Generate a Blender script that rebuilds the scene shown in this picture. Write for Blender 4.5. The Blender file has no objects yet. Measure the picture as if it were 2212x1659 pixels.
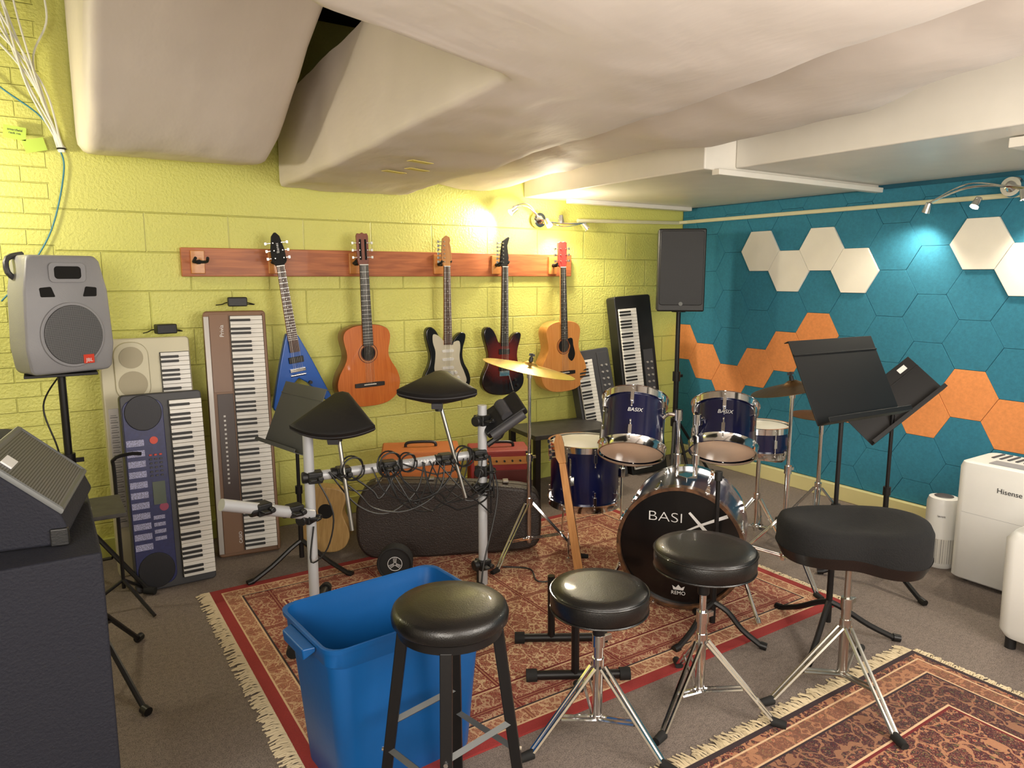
import bpy, math, random, bmesh
from mathutils import Vector, Matrix, Euler, noise
random.seed(7)
sc=bpy.context.scene
COL=sc.collection
R=math.radians
sc.view_settings.view_transform='Standard'
sc.view_settings.exposure=0.22

# ---------------------------------------------------------------- materials
def lin(c):
    if max(c)>1.0: c=[x/255 for x in c]
    return tuple(((x/12.92) if x<=.04045 else ((x+.055)/1.055)**2.4) for x in c[:3])+(1,)
def mat(name,col,rough=.5,metal=0,bump=0,bscale=60,var=0,vscale=6,coat=0,es=0,bs=(1,1,1)):
    m=bpy.data.materials.new(name); m.use_nodes=True; nt=m.node_tree; b=nt.nodes['Principled BSDF']
    c=lin(col); b.inputs['Base Color'].default_value=c
    b.inputs['Roughness'].default_value=rough; b.inputs['Metallic'].default_value=metal
    if coat: b.inputs['Coat Weight'].default_value=coat; b.inputs['Coat Roughness'].default_value=.08
    if es: b.inputs['Emission Color'].default_value=c; b.inputs['Emission Strength'].default_value=es
    tc=nt.nodes.new('ShaderNodeTexCoord')
    n=nt.nodes.new('ShaderNodeTexNoise'); n.inputs['Scale'].default_value=vscale; n.inputs['Detail'].default_value=4
    nt.links.new(tc.outputs['Object'],n.inputs['Vector'])
    r=nt.nodes.new('ShaderNodeValToRGB'); v=var or .03
    r.color_ramp.elements[0].position=.3; r.color_ramp.elements[1].position=.7
    r.color_ramp.elements[0].color=tuple(x*(1-v) for x in c[:3])+(1,); r.color_ramp.elements[1].color=tuple(min(1,x*(1+v)) for x in c[:3])+(1,)
    nt.links.new(n.outputs['Fac'],r.inputs['Fac']); nt.links.new(r.outputs['Color'],b.inputs['Base Color'])
    if bump:
        mp=nt.nodes.new('ShaderNodeMapping'); mp.inputs['Scale'].default_value=bs; nt.links.new(tc.outputs['Object'],mp.inputs[0])
        n2=nt.nodes.new('ShaderNodeTexNoise'); n2.inputs['Scale'].default_value=bscale; n2.inputs['Detail'].default_value=3
        bp=nt.nodes.new('ShaderNodeBump'); bp.inputs['Strength'].default_value=bump; bp.inputs['Distance'].default_value=.01
        nt.links.new(mp.outputs[0],n2.inputs['Vector']); nt.links.new(n2.outputs['Fac'],bp.inputs['Height']); nt.links.new(bp.outputs['Normal'],b.inputs['Normal'])
    return m
def N(nt,t,**k):
    n=nt.nodes.new('ShaderNode'+t)
    for a,v in k.items(): setattr(n,a,v)
    return n
def mth(nt,op,a,b=None,clamp=False):
    n=nt.nodes.new('ShaderNodeMath'); n.operation=op; n.use_clamp=clamp
    for i,x in enumerate((a,b)):
        if x is None: continue
        if isinstance(x,(int,float)): n.inputs[i].default_value=x
        else: nt.links.new(x,n.inputs[i])
    return n.outputs[0]
def mixc(nt,f,a,b,blend='MIX'):
    n=nt.nodes.new('ShaderNodeMix'); n.data_type='RGBA'; n.blend_type=blend
    for i,x in ((0,f),(6,a),(7,b)):
        if isinstance(x,(int,float)): n.inputs[i].default_value=x
        elif isinstance(x,tuple): n.inputs[i].default_value=x
        else: nt.links.new(x,n.inputs[i])
    return n.outputs[2]

def mat_blockwall():
    m=bpy.data.materials.new("lime_block_wall"); m.use_nodes=True; nt=m.node_tree; b=nt.nodes['Principled BSDF']
    tc=N(nt,'TexCoord'); s=N(nt,'SeparateXYZ'); nt.links.new(tc.outputs['Object'],s.inputs[0])
    def brick(w,h,zo,mort):
        cb=N(nt,'CombineXYZ'); nt.links.new(mth(nt,'ADD',s.outputs[0],.13),cb.inputs[0]); nt.links.new(mth(nt,'ADD',s.outputs[2],zo),cb.inputs[1])
        br=N(nt,'TexBrick'); br.inputs['Scale'].default_value=1; br.inputs['Brick Width'].default_value=w; br.inputs['Row Height'].default_value=h
        br.inputs['Mortar Size'].default_value=mort; br.inputs['Mortar Smooth'].default_value=.8
        br.inputs['Color1'].default_value=(1,1,1,1); br.inputs['Color2'].default_value=(.9,.9,.9,1)
        nt.links.new(cb.outputs[0],br.inputs['Vector']); return br
    A=brick(.42,.205,.015,.005); B=brick(.215,.075,0,.004)
    left=mth(nt,'LESS_THAN',s.outputs[0],.09)
    top=mth(nt,'LESS_THAN',s.outputs[2],1.84)
    fa=mth(nt,'MULTIPLY',A.outputs['Fac'],top)
    fac=mth(nt,'ADD',mth(nt,'MULTIPLY',fa,mth(nt,'SUBTRACT',1,left)),mth(nt,'MULTIPLY',B.outputs['Fac'],left))
    n=N(nt,'TexNoise'); n.inputs['Scale'].default_value=70; n.inputs['Detail'].default_value=6; nt.links.new(tc.outputs['Object'],n.inputs['Vector'])
    n2=N(nt,'TexNoise'); n2.inputs['Scale'].default_value=2.2; nt.links.new(tc.outputs['Object'],n2.inputs['Vector'])
    h=mth(nt,'ADD',mth(nt,'MULTIPLY',fac,-.75),mth(nt,'MULTIPLY',n.outputs['Fac'],.65))
    bp=N(nt,'Bump'); bp.inputs['Strength'].default_value=.8; bp.inputs['Distance'].default_value=.011
    nt.links.new(h,bp.inputs['Height']); nt.links.new(bp.outputs[0],b.inputs['Normal'])
    c=mixc(nt,n2.outputs['Fac'],lin((206,207,104)),lin((217,216,122)))
    c=mixc(nt,mth(nt,'MULTIPLY',fac,.12),c,lin((176,176,80)))
    nt.links.new(c,b.inputs['Base Color']); b.inputs['Roughness'].default_value=.42
    return m
def mat_carpet():
    m=bpy.data.materials.new("taupe_carpet"); m.use_nodes=True; nt=m.node_tree; b=nt.nodes['Principled BSDF']
    tc=N(nt,'TexCoord'); n=N(nt,'TexNoise'); n.inputs['Scale'].default_value=260; n.inputs['Detail'].default_value=3; nt.links.new(tc.outputs['Object'],n.inputs['Vector'])
    n2=N(nt,'TexNoise'); n2.inputs['Scale'].default_value=60; n2.inputs['Detail'].default_value=5; nt.links.new(tc.outputs['Object'],n2.inputs['Vector'])
    r=N(nt,'ValToRGB'); r.color_ramp.elements[0].position=.36; r.color_ramp.elements[1].position=.66
    r.color_ramp.elements[0].color=lin((86,77,71)); r.color_ramp.elements[1].color=lin((142,129,120))
    f=mth(nt,'ADD',mth(nt,'MULTIPLY',n.outputs['Fac'],.75),mth(nt,'MULTIPLY',n2.outputs['Fac'],.25))
    nt.links.new(f,r.inputs[0]); nt.links.new(r.outputs[0],b.inputs['Base Color']); b.inputs['Roughness'].default_value=.95
    bp=N(nt,'Bump'); bp.inputs['Strength'].default_value=.5; bp.inputs['Distance'].default_value=.005; nt.links.new(n.outputs['Fac'],bp.inputs['Height']); nt.links.new(bp.outputs[0],b.inputs['Normal'])
    return m
def mat_rug(name,hx,hy,dark=False):
    m=bpy.data.materials.new(name); m.use_nodes=True; nt=m.node_tree; b=nt.nodes['Principled BSDF']
    tc=N(nt,'TexCoord'); s=N(nt,'SeparateXYZ'); nt.links.new(tc.outputs['Object'],s.inputs[0])
    ax=mth(nt,'ABSOLUTE',s.outputs[0]); ay=mth(nt,'ABSOLUTE',s.outputs[1])
    d=mth(nt,'MINIMUM',mth(nt,'SUBTRACT',hx,ax),mth(nt,'SUBTRACT',hy,ay))
    def pp(x,p): return mth(nt,'PINGPONG',x,p)
    u,w_=(.245,.171) if not dark else (.5,.38)
    cb=N(nt,'CombineXYZ'); nt.links.new(pp(ax,u),cb.inputs[0]); nt.links.new(pp(ay,w_),cb.inputs[1])
    n0=N(nt,'TexNoise'); n0.inputs['Scale'].default_value=14; n0.inputs['Detail'].default_value=2; nt.links.new(cb.outputs[0],n0.inputs['Vector'])
    wv=N(nt,'VectorMath',operation='MULTIPLY_ADD'); nt.links.new(n0.outputs['Color'],wv.inputs[0]); wv.inputs[1].default_value=(.12,.12,0); nt.links.new(cb.outputs[0],wv.inputs[2])
    v=N(nt,'TexVoronoi'); v.feature='F1'; v.inputs['Scale'].default_value=46 if not dark else 36; nt.links.new(cb.outputs[0],v.inputs['Vector'])
    v2=N(nt,'TexVoronoi'); v2.feature='DISTANCE_TO_EDGE'; v2.inputs['Scale'].default_value=20 if not dark else 13; nt.links.new(wv.outputs[0],v2.inputs['Vector'])
    n=N(nt,'TexNoise'); n.inputs['Scale'].default_value=52 if not dark else 40; n.inputs['Detail'].default_value=3; n.inputs['Distortion'].default_value=1.8; nt.links.new(cb.outputs[0],n.inputs['Vector'])
    red=lin((142,44,42)); cream=lin((206,174,138)); navy=lin((52,38,42)); tan=lin((164,116,86)); dred=lin((108,30,32)); olive=lin((116,96,62))
    base=red if not dark else lin((88,24,32))
    r1=N(nt,'ValToRGB'); r1.color_ramp.interpolation='CONSTANT'; e=r1.color_ramp.elements
    cols=[(0,tan),(.38,base),(.44,navy),(.46,tan),(.50,cream),(.535,base),(.59,dred),(.62,tan)]
    if dark: cols=[(0,olive),(.38,navy),(.44,base),(.49,navy),(.535,tan),(.565,base),(.62,navy),(.67,tan)]
    e[0].position=0; e[0].color=cols[0][1]; e[1].position=cols[1][0]; e[1].color=cols[1][1]
    for p,c in cols[2:]:
        q=e.new(p); q.color=c
    nt.links.new(n.outputs['Fac'],r1.inputs[0])
    dots=mth(nt,'LESS_THAN',v.outputs['Distance'],.25)
    col=mixc(nt,dots,r1.outputs[0],cream if not dark else tan)
    dd=mth(nt,'LESS_THAN',v.outputs['Distance'],.13)
    col=mixc(nt,dd,col,red)
    lines=mth(nt,'LESS_THAN',v2.outputs['Distance'],.045)
    col=mixc(nt,lines,col,cream if not dark else tan)
    if not dark:
        for q,c in ((.009,dred),(.0035,tan)):
            fx=mth(nt,'LESS_THAN',pp(ax,.245),q); fy=mth(nt,'LESS_THAN',pp(ay,.171),q)
            col=mixc(nt,mth(nt,'MAXIMUM',fx,fy),col,c)
    def band(lo,hi): return mth(nt,'MULTIPLY',mth(nt,'GREATER_THAN',d,lo),mth(nt,'LESS_THAN',d,hi))
    col=mixc(nt,mth(nt,'MULTIPLY',band(.05,.115),.35),col,tan)
    col=mixc(nt,mth(nt,'MULTIPLY',band(.13,.27),.35),col,dred if not dark else navy)
    for lo,hi,c in ((-1,.045 if not dark else .02,red if not dark else navy),(.045,.052,cream),(.115,.122,cream),(.122,.130,navy),(.27,.278,cream),(.278,.288,dred)):
        col=mixc(nt,band(lo,hi),col,c)
    n3=N(nt,'TexNoise'); n3.inputs['Scale'].default_value=220; nt.links.new(tc.outputs['Object'],n3.inputs['Vector'])
    col=mixc(nt,.22,col,n3.outputs['Fac'],'OVERLAY')
    nt.links.new(col,b.inputs['Base Color']); b.inputs['Roughness'].default_value=.92
    bp=N(nt,'Bump'); bp.inputs['Strength'].default_value=.4; bp.inputs['Distance'].default_value=.003; nt.links.new(n3.outputs['Fac'],bp.inputs['Height']); nt.links.new(bp.outputs[0],b.inputs['Normal'])
    return m
def mat_wood(name,c1,c2,scale=(1,8,8),rough=.35,coat=.3):
    m=bpy.data.materials.new(name); m.use_nodes=True; nt=m.node_tree; b=nt.nodes['Principled BSDF']
    tc=N(nt,'TexCoord'); mp=N(nt,'Mapping'); mp.inputs['Scale'].default_value=scale; nt.links.new(tc.outputs['Object'],mp.inputs[0])
    n=N(nt,'TexNoise'); n.inputs['Scale'].default_value=4; n.inputs['Detail'].default_value=7; n.inputs['Distortion'].default_value=.8; nt.links.new(mp.outputs[0],n.inputs['Vector'])
    r=N(nt,'ValToRGB'); r.color_ramp.elements[0].position=.3; r.color_ramp.elements[1].position=.7; r.color_ramp.elements[0].color=lin(c1); r.color_ramp.elements[1].color=lin(c2)
    nt.links.new(n.outputs['Fac'],r.inputs[0]); nt.links.new(r.outputs[0],b.inputs['Base Color']); b.inputs['Roughness'].default_value=rough; b.inputs['Coat Weight'].default_value=coat
    return m
def mat_burst(name,cin,cout,r0,r1,center=(0,0,-.6)):
    m=bpy.data.materials.new(name); m.use_nodes=True; nt=m.node_tree; b=nt.nodes['Principled BSDF']
    tc=N(nt,'TexCoord'); mp=N(nt,'Mapping'); mp.inputs['Location'].default_value=tuple(-x for x in center); nt.links.new(tc.outputs['Object'],mp.inputs[0])
    ln=N(nt,'VectorMath',operation='LENGTH'); nt.links.new(mp.outputs[0],ln.inputs[0])
    n=N(nt,'TexNoise'); n.inputs['Scale'].default_value=30; n.inputs['Distortion'].default_value=2; nt.links.new(tc.outputs['Object'],n.inputs['Vector'])
    f=mth(nt,'ADD',ln.outputs['Value'],mth(nt,'MULTIPLY',n.outputs['Fac'],.03))
    mr=N(nt,'MapRange'); mr.inputs[1].default_value=r0; mr.inputs[2].default_value=r1; nt.links.new(f,mr.inputs[0])
    nt.links.new(mixc(nt,mr.outputs[0],lin(cin),lin(cout)),b.inputs['Base Color']); b.inputs['Roughness'].default_value=.2; b.inputs['Coat Weight'].default_value=.5
    return m
def mat_grille(name,c1,c2,scale=220,metal=.3):
    m=bpy.data.materials.new(name); m.use_nodes=True; nt=m.node_tree; b=nt.nodes['Principled BSDF']
    tc=N(nt,'TexCoord'); v=N(nt,'TexVoronoi'); v.inputs['Scale'].default_value=scale; v.inputs['Randomness'].default_value=0; nt.links.new(tc.outputs['Object'],v.inputs['Vector'])
    f=mth(nt,'LESS_THAN',v.outputs['Distance'],.38)
    nt.links.new(mixc(nt,f,lin(c1),lin(c2)),b.inputs['Base Color']); b.inputs['Metallic'].default_value=metal; b.inputs['Roughness'].default_value=.45
    return m

K=dict(
 black=mat("black_plastic",(22,22,23),.45,bump=.08,bscale=200),
 blackm=mat("black_metal",(24,23,24),.4,.3),
 rubber=mat("black_rubber",(17,17,17),.8),
 vinyl=mat("black_vinyl",(17,16,16),.33,bump=.12,bscale=300,coat=.15),
 velvet=mat("black_velour",(9,9,10),.95,bump=.3,bscale=200),
 chrome=mat("chrome",(225,225,225),.12,1),
 steel=mat("brushed_steel",(186,184,178),.3,1),
 grey=mat("grey_plastic",(142,142,146),.45,bump=.1,bscale=200),
 dgrey=mat("dark_grey_plastic",(62,62,66),.5),
 mgrey=mat("grey_painted_metal",(92,94,94),.45,.2),
 rackgrey=mat("rack_tube_grey",(182,184,188),.4,.2),
 white=mat("white_plastic",(222,222,218),.4),
 ivory=mat("white_key_plastic",(228,226,220),.25),
 duct=mat("painted_duct_wrap",(220,210,200),.6,bump=.4,bscale=7,var=.04,vscale=3,bs=(1.6,.6,1.6)),
 soffit=mat("glossy_soffit_paint",(228,224,214),.36,bump=.06,bscale=6),
 dark=mat("dark_ceiling",(14,13,12),.9),
 cream=mat("cream_trim",(210,202,148),.45),
 pipe=mat("conduit_paint",(210,206,170),.4),
 gold=mat("cymbal_brass",(222,188,112),.26,1,bump=.1,bscale=90),
 bronze=mat("aged_cymbal_bronze",(120,92,62),.4,1,bump=.2,bscale=60),
 blueV=mat("bright_blue_lacquer",(16,86,178),.3,coat=.3),
 bin=mat("blue_polyethylene",(10,82,146),.38,bump=.04,bscale=40,var=.06),
 drumblue=mat("dark_blue_drum_wrap",(10,15,58),.28,.2,coat=.5,var=.15,vscale=12),
 headblack=mat("black_drum_head",(7,7,8),.22,coat=.15),
 headamber=mat("amber_clear_drum_head",(232,202,174),.35,0,var=.1),
 headwhite=mat("coated_drum_head",(214,212,202),.5),
 champagne=mat("champagne_plastic",(188,182,156),.4,.15),
 brown=mat("brown_plastic",(120,88,64),.4,.1),
 dbrown=mat("dark_brown_strip",(50,28,22),.3),
 silver=mat("silver_plastic",(170,166,162),.35,.4),
 navy=mat("navy_panel",(34,40,92),.4,var=.2,vscale=60),
 navybox=mat("navy_black_tolex",(9,11,26),.8,bump=.3,bscale=180),
 casem=mat("case_brown_black",(40,31,27),.5,bump=.35,bscale=150,var=.2),
 orange=mat("orange_tolex",(194,110,50),.55,bump=.2,bscale=200),
 red=mat("red_tolex",(150,42,36),.5,bump=.2,bscale=200),
 fret=mat_wood("rosewood_fingerboard",(54,30,22),(88,52,38),(20,20,2),.4,0),
 fretb=mat("ebony_fingerboard",(26,20,18),.4),
 maple=mat_wood("maple_neck",(184,128,76),(208,154,98),(20,20,2),.35,.2),
 reddish=mat("red_headstock",(206,66,60),.35,coat=.2),
 boardwood=mat_wood("cherry_board",(150,82,46),(188,112,64),(1,10,14),.5,.05),
 oak=mat_wood("honey_oak_block",(190,120,56),(208,144,76),(2,2,10),.4,.2),
 cedar=mat_wood("cedar_guitar_top",(190,98,34),(208,118,48),(30,30,1.5),.28,.4),
 spruce=mat_wood("amber_guitar_top",(208,134,62),(222,154,84),(30,30,1.5),.28,.4),
 rosew=mat_wood("mahogany_side",(104,44,20),(136,66,30),(8,8,2),.3,.3),
 hoopw=mat_wood("bass_drum_hoop_wood",(40,26,20),(110,76,50),(6,6,6),.3,.4),
 blackl=mat("black_lacquer",(9,9,10),.25,coat=.3),
 pickw=mat("aged_white_pickguard",(200,194,172),.35),
 burst=mat_burst("red_sunburst_lacquer",(126,34,20),(26,8,8),.06,.2,(0,0,-.62)),
 nylon=mat("string_steel",(200,196,186),.3,.8),
 lettw=mat("white_print",(222,222,222),.5),
 lettd=mat("dark_print",(56,56,58),.5),
 lettred=mat("red_badge",(206,56,26),.4),
 grillek=mat_grille("black_speaker_grille",(15,15,16),(32,32,34)),
 grilleg=mat_grille("grey_speaker_grille",(58,58,60),(122,122,124),260),
 grilles=mat_grille("silver_amp_grille",(42,42,44),(116,118,122),170,.2),
 grillec=mat_grille("champagne_grille",(144,136,112),(188,180,156),280),
 grilled=mat_grille("dark_panel_grille",(28,28,34),(60,60,68),260),
 grillered=mat_grille("red_grille_cloth",(82,25,23),(122,56,42),240,0),
 hexw=mat("white_felt",(230,226,214),.9,bump=.15,bscale=300,var=.03),
 hexo=mat("orange_felt",(224,144,84),.9,bump=.2,bscale=300,var=.08,vscale=60),
 teal=mat("teal_felt",(44,118,144),.9,bump=.2,bscale=300,var=.12,vscale=60),
 tealw=mat("teal_wall_paint",(30,90,110),.8),
 cablew=mat("white_cable",(208,208,198),.5),
 cableb=mat("teal_cable",(40,120,140),.5),
 note=mat("sticky_note",(186,214,88),.7),
 tape=mat("masking_tape",(228,212,118),.6),
 bulb=mat("lamp_bulb",(255,236,200),.3,es=25),
 fringe=mat("cream_fringe",(200,184,152),.9),
 screen=mat("lcd_screen",(92,102,92),.2),
 grassgreen=mat("lime_trim_paint",(186,190,100),.5),
 stoneslate=mat("scuffed_black_laminate",(54,52,50),.45,var=.4,vscale=25),
 beige=mat("beige_wall",(224,214,196),.7),
)
K['wall']=mat_blockwall(); K['carpet']=mat_carpet()

# ---------------------------------------------------------------- geometry kit
def cat(pts,n=6,closed=False):
    P=[Vector(p) for p in pts]; m=len(P); out=[]
    rng=range(m) if closed else range(m-1)
    for i in rng:
        if closed: a,b,c,d=P[(i-1)%m],P[i],P[(i+1)%m],P[(i+2)%m]
        else: a,b,c,d=P[max(i-1,0)],P[i],P[i+1],P[min(i+2,m-1)]
        for k in range(n):
            t=k/n; out.append(.5*((2*b)+(c-a)*t+(2*a-5*b+4*c-d)*t*t+(3*b-a-3*c+d)*t**3))
    if not closed: out.append(P[-1])
    return out
class G:
    def __init__(s): s.v=[]; s.f=[]; s.mi=[]; s.c=0
    def m(s,i): s.c=i; return s
    def add(s,vs,fs,M=None):
        o=len(s.v)
        for v in vs:
            v=Vector(v)
            s.v.append(tuple(M@v) if M else tuple(v))
        for f in fs: s.f.append([o+i for i in f]); s.mi.append(s.c)
        return s
    def box(s,c,d,M=None):
        x,y,z=c; a,b,e=d[0]/2,d[1]/2,d[2]/2
        vs=[(x+i*a,y+j*b,z+k*e) for k in(-1,1) for j in(-1,1) for i in(-1,1)]
        return s.add(vs,[(0,2,3,1),(4,5,7,6),(0,1,5,4),(2,6,7,3),(0,4,6,2),(1,3,7,5)],M)
    def rings(s,rs,closed=True,caps=(True,True),M=None,loop=False):
        n=len(rs[0]); vs=[p for r in rs for p in r]; fs=[]
        m=len(rs)
        for i in range(m if loop else m-1):
            for j in range(n if closed else n-1):
                k=(j+1)%n; i2=(i+1)%m; fs.append((i*n+j,i*n+k,i2*n+k,i2*n+j))
        if not loop:
            if caps[0]: fs.append(tuple(reversed(range(n))))
            if caps[1]: fs.append(tuple(range((m-1)*n,m*n)))
        return s.add(vs,fs,M)
    def cyl(s,p,q,r,r2=None,n=16,caps=(True,True)):
        p=Vector(p);q=Vector(q); r2=r if r2 is None else r2
        M=(q-p).to_track_quat('Z','Y').to_matrix()
        A=[];B=[]
        for i in range(n):
            a=2*math.pi*i/n; d=M@Vector((math.cos(a),math.sin(a),0)); A.append(p+d*r); B.append(q+d*r2)
        return s.rings([A,B],caps=caps)
    def tube(s,pts,r,n=8,sm=0,loop=False):
        P=cat(pts,sm,loop) if sm else [Vector(p) for p in pts]
        rs=[]; m=len(P); up=None
        for i,p in enumerate(P):
            if loop: t=P[(i+1)%m]-P[i-1]
            else: t=P[min(i+1,m-1)]-P[max(i-1,0)]
            t.normalize()
            if up is None:
                up=Vector((0,0,1)) if abs(t.z)<.9 else Vector((1,0,0))
            x=t.cross(up); x.normalize(); up=x.cross(t)
            rs.append([p+(x*math.cos(2*math.pi*k/n)+up*math.sin(2*math.pi*k/n))*(r[i] if isinstance(r,list) else r) for k in range(n)])
        return s.rings(rs,loop=loop)
    def lathe(s,prof,n=40,M=None,caps=(True,True)):
        rs=[[(r*math.cos(2*math.pi*k/n),r*math.sin(2*math.pi*k/n),z) for k in range(n)] for r,z in prof]
        return s.rings(rs,M=M,caps=caps)
    def prism(s,pts,y0,y1,M=None):
        A=[(p[0],y0,p[1]) for p in pts]; B=[(p[0],y1,p[1]) for p in pts]
        return s.rings([A,B],M=M)
    def obj(s,name,parent=None,mats='black',bevel=0,Mx=None,label=None,sharp=35,seg=2):
        me=bpy.data.meshes.new(name); me.from_pydata(s.v,[],s.f)
        if not isinstance(mats,(list,tuple)): mats=[mats]
        for k in mats: me.materials.append(K[k] if isinstance(k,str) else k)
        me.polygons.foreach_set('material_index',s.mi)
        me.update()
        bm=bmesh.new(); bm.from_mesh(me); bmesh.ops.recalc_face_normals(bm,faces=bm.faces); bm.to_mesh(me); bm.free()
        me.polygons.foreach_set('use_smooth',[True]*len(me.polygons))
        me.set_sharp_from_angle(angle=R(sharp))
        o=bpy.data.objects.new(name,me); COL.objects.link(o)
        if parent: o.parent=parent
        if Mx is not None: o.matrix_local=Mx
        if bevel:
            b=o.modifiers.new('bevel','BEVEL'); b.width=bevel; b.segments=seg; b.limit_method='ANGLE'; b.angle_limit=R(40); b.harden_normals=True
        if label: o['label']=label
        return o
def thing(name,label,catg,loc=(0,0,0),rot=(0,0,0),group=None):
    o=bpy.data.objects.new(name,None); COL.objects.link(o); o.empty_display_size=.05
    o.location=loc; o.rotation_euler=rot; o['label']=label; o['category']=catg
    if group: o['group']=group
    return o
def tag(o,label,catg,group=None,kind=None):
    o['label']=label; o['category']=catg
    if group: o['group']=group
    if kind: o['kind']=kind
    return o
def struct(o,label=None):
    o['kind']='structure'
    return o
def dup(o,parent,Mx):
    c=o.copy(); COL.objects.link(c)
    if parent: c.parent=parent
    c.matrix_local=Mx
    return c
def frame(o,z):
    return Matrix.Translation(o)@Vector(z).to_track_quat('Z','Y').to_matrix().to_4x4()
T=Matrix.Translation
def text(s,size,parent,m,Mx,ext=.0006,name='lettering',shear=0,align='CENTER',bold=0):
    c=bpy.data.curves.new('t','FONT'); c.body=s; c.size=size; c.extrude=ext; c.align_x=align; c.align_y='CENTER'; c.shear=shear; c.offset=bold
    o=bpy.data.objects.new('t',c); COL.objects.link(o)
    dg=bpy.context.evaluated_depsgraph_get()
    me=bpy.data.meshes.new_from_object(o.evaluated_get(dg)); bpy.data.objects.remove(o)
    me.materials.clear(); me.materials.append(K[m])
    t=bpy.data.objects.new(name,me); COL.objects.link(t); t.parent=parent; t.matrix_local=Mx
    return t
FACE=Matrix.Rotation(R(90),4,'X')
def rrect(w,h,r,n=5):
    out=[]
    for cx,cy,a0 in ((w/2-r,h/2-r,0),(-w/2+r,h/2-r,90),(-w/2+r,-h/2+r,180),(w/2-r,-h/2+r,270)):
        for k in range(n+1):
            a=R(a0+90*k/n); out.append((cx+r*math.cos(a),cy+r*math.sin(a)))
    return out

# ---------------------------------------------------------------- room shell
struct(G().box((1.2,1.4,-.05),(7.0,6.2,.1)).obj('floor',None,'carpet'))
struct(G().box((1.2,4.35,1.5),(7.0,.1,3.2)).obj('wall_back',None,'wall'))
struct(G().box((4.525,1.4,1.5),(.1,6.0,3.2)).obj('wall_right',None,'tealw'))
struct(G().box((-2.25,1.4,1.5),(.1,6.0,3.2)).obj('wall_left',None,'beige'))
struct(G().box((1.2,-1.55,1.5),(7.0,.1,3.2)).obj('wall_front',None,'beige'))
struct(G().box((1.2,1.4,3.0),(7.0,6.2,.1)).obj('ceiling',None,'dark'))
struct(G().box((1.13,4.29,.055),(6.66,.02,.11)).obj('baseboard_back',None,'grassgreen',bevel=.004))
struct(G().box((4.452,1.4,.05),(.045,5.76,.1)).obj('baseboard_right',None,'cream',bevel=.004))
struct(G().box((3.69,3.475,2.47),(1.58,1.65,.86)).obj('ceiling_soffit',None,'soffit',bevel=.01))
struct(G().box((3.80,.85,2.49),(1.34,3.6,.86)).obj('ceiling_soffit',None,'soffit',bevel=.01))
struct(G().box((3.8,4.17,2.025),(1.2,.07,.03)).obj('trim_1',None,'soffit',bevel=.004))
struct(G().box((3.72,2.64,2.03),(1.5,.05,.03)).obj('trim_2',None,'soffit',bevel=.004))
struct(G().box((3.9,1.3,2.035),(1.1,.3,.04)).obj('trim_3',None,'soffit',bevel=.004))

# ducts
def wr(p,a=.012,s=3.0):
    return a*noise.noise(Vector(p)*s)+a*.4*noise.noise(Vector(p)*s*3.1)+a*.2*noise.noise(Vector((p[0]*14,p[1]*5,p[2]*14)))
def duct(name,label,secs,prof,amp=.012,m='duct',n=110):
    secs=sorted(secs); g=G(); rs=[]
    ys=[secs[0][0]+(secs[-1][0]-secs[0][0])*i/n for i in range(n+1)]
    for y in ys:
        for k in range(len(secs)-1):
            if secs[k][0]<=y<=secs[k+1][0]+1e-6: break
        a,b=secs[k],secs[k+1]; t=(y-a[0])/(b[0]-a[0]); t=t*t*(3-2*t)
        L,Rr,zb,zt=[a[j]+(b[j]-a[j])*t for j in (1,2,3,4)]
        ring=[]
        for u,h in prof:
            x=L+(Rr-L)*u; z=zb+(zt-zb)*h
            p=Vector((x,y,z)); w=wr(p,amp)
            ring.append((x+w,y,z+w*1.3 if h<.98 else z))
        rs.append(ring)
    g.rings(rs)
    o=g.obj(name,None,m,sharp=60); tag(o,label,'duct'); return o
box_prof=[(0,1),(0,.8),(0,.6),(0,.4),(0,.25),(0,.12),(.002,.05),(.012,.01),(.035,0)]+[(.05+.9*i/24,0) for i in range(1,24)]+[(.965,0),(.99,.02),(1,.07),(1,.2),(1,.4),(1,.7),(1,1)]
sag_prof=[(0,1),(0,.5)]+[(.5-.5*math.cos(math.pi*i/24),.5-.5*math.sin(math.pi*i/24)**.6) for i in range(1,24)]+[(1,.5),(1,1)]
duct('air_duct','large beige-painted fabric-wrapped duct flaring over the room',
  [(-1.45,-1.2,1.62,2.08,2.55),(.6,-.9,1.71,2.06,2.55),(1.15,-.35,1.76,2.05,2.55),(1.5,.45,1.82,2.05,2.55),(1.83,1.17,1.86,2.05,2.55),(2.4,1.18,1.89,2.04,2.55),(3.3,1.19,1.93,2.01,2.5),(4.27,1.2,1.98,2.0,2.45)],box_prof,.011)
duct('air_duct','sagging beige wrapped duct with wavy edge above drum kit',
  [(-1.45,1.68,2.45,2.11,2.75),(.8,1.77,2.56,2.10,2.75),(1.1,1.81,2.66,2.10,2.75),(1.8,1.90,2.95,2.09,2.75),(2.4,1.93,3.0,2.08,2.7),(2.64,1.94,2.87,2.09,2.7),(3.6,2.0,2.86,2.09,2.6),(4.27,2.03,2.86,2.06,2.6)],sag_prof,.012)
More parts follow.
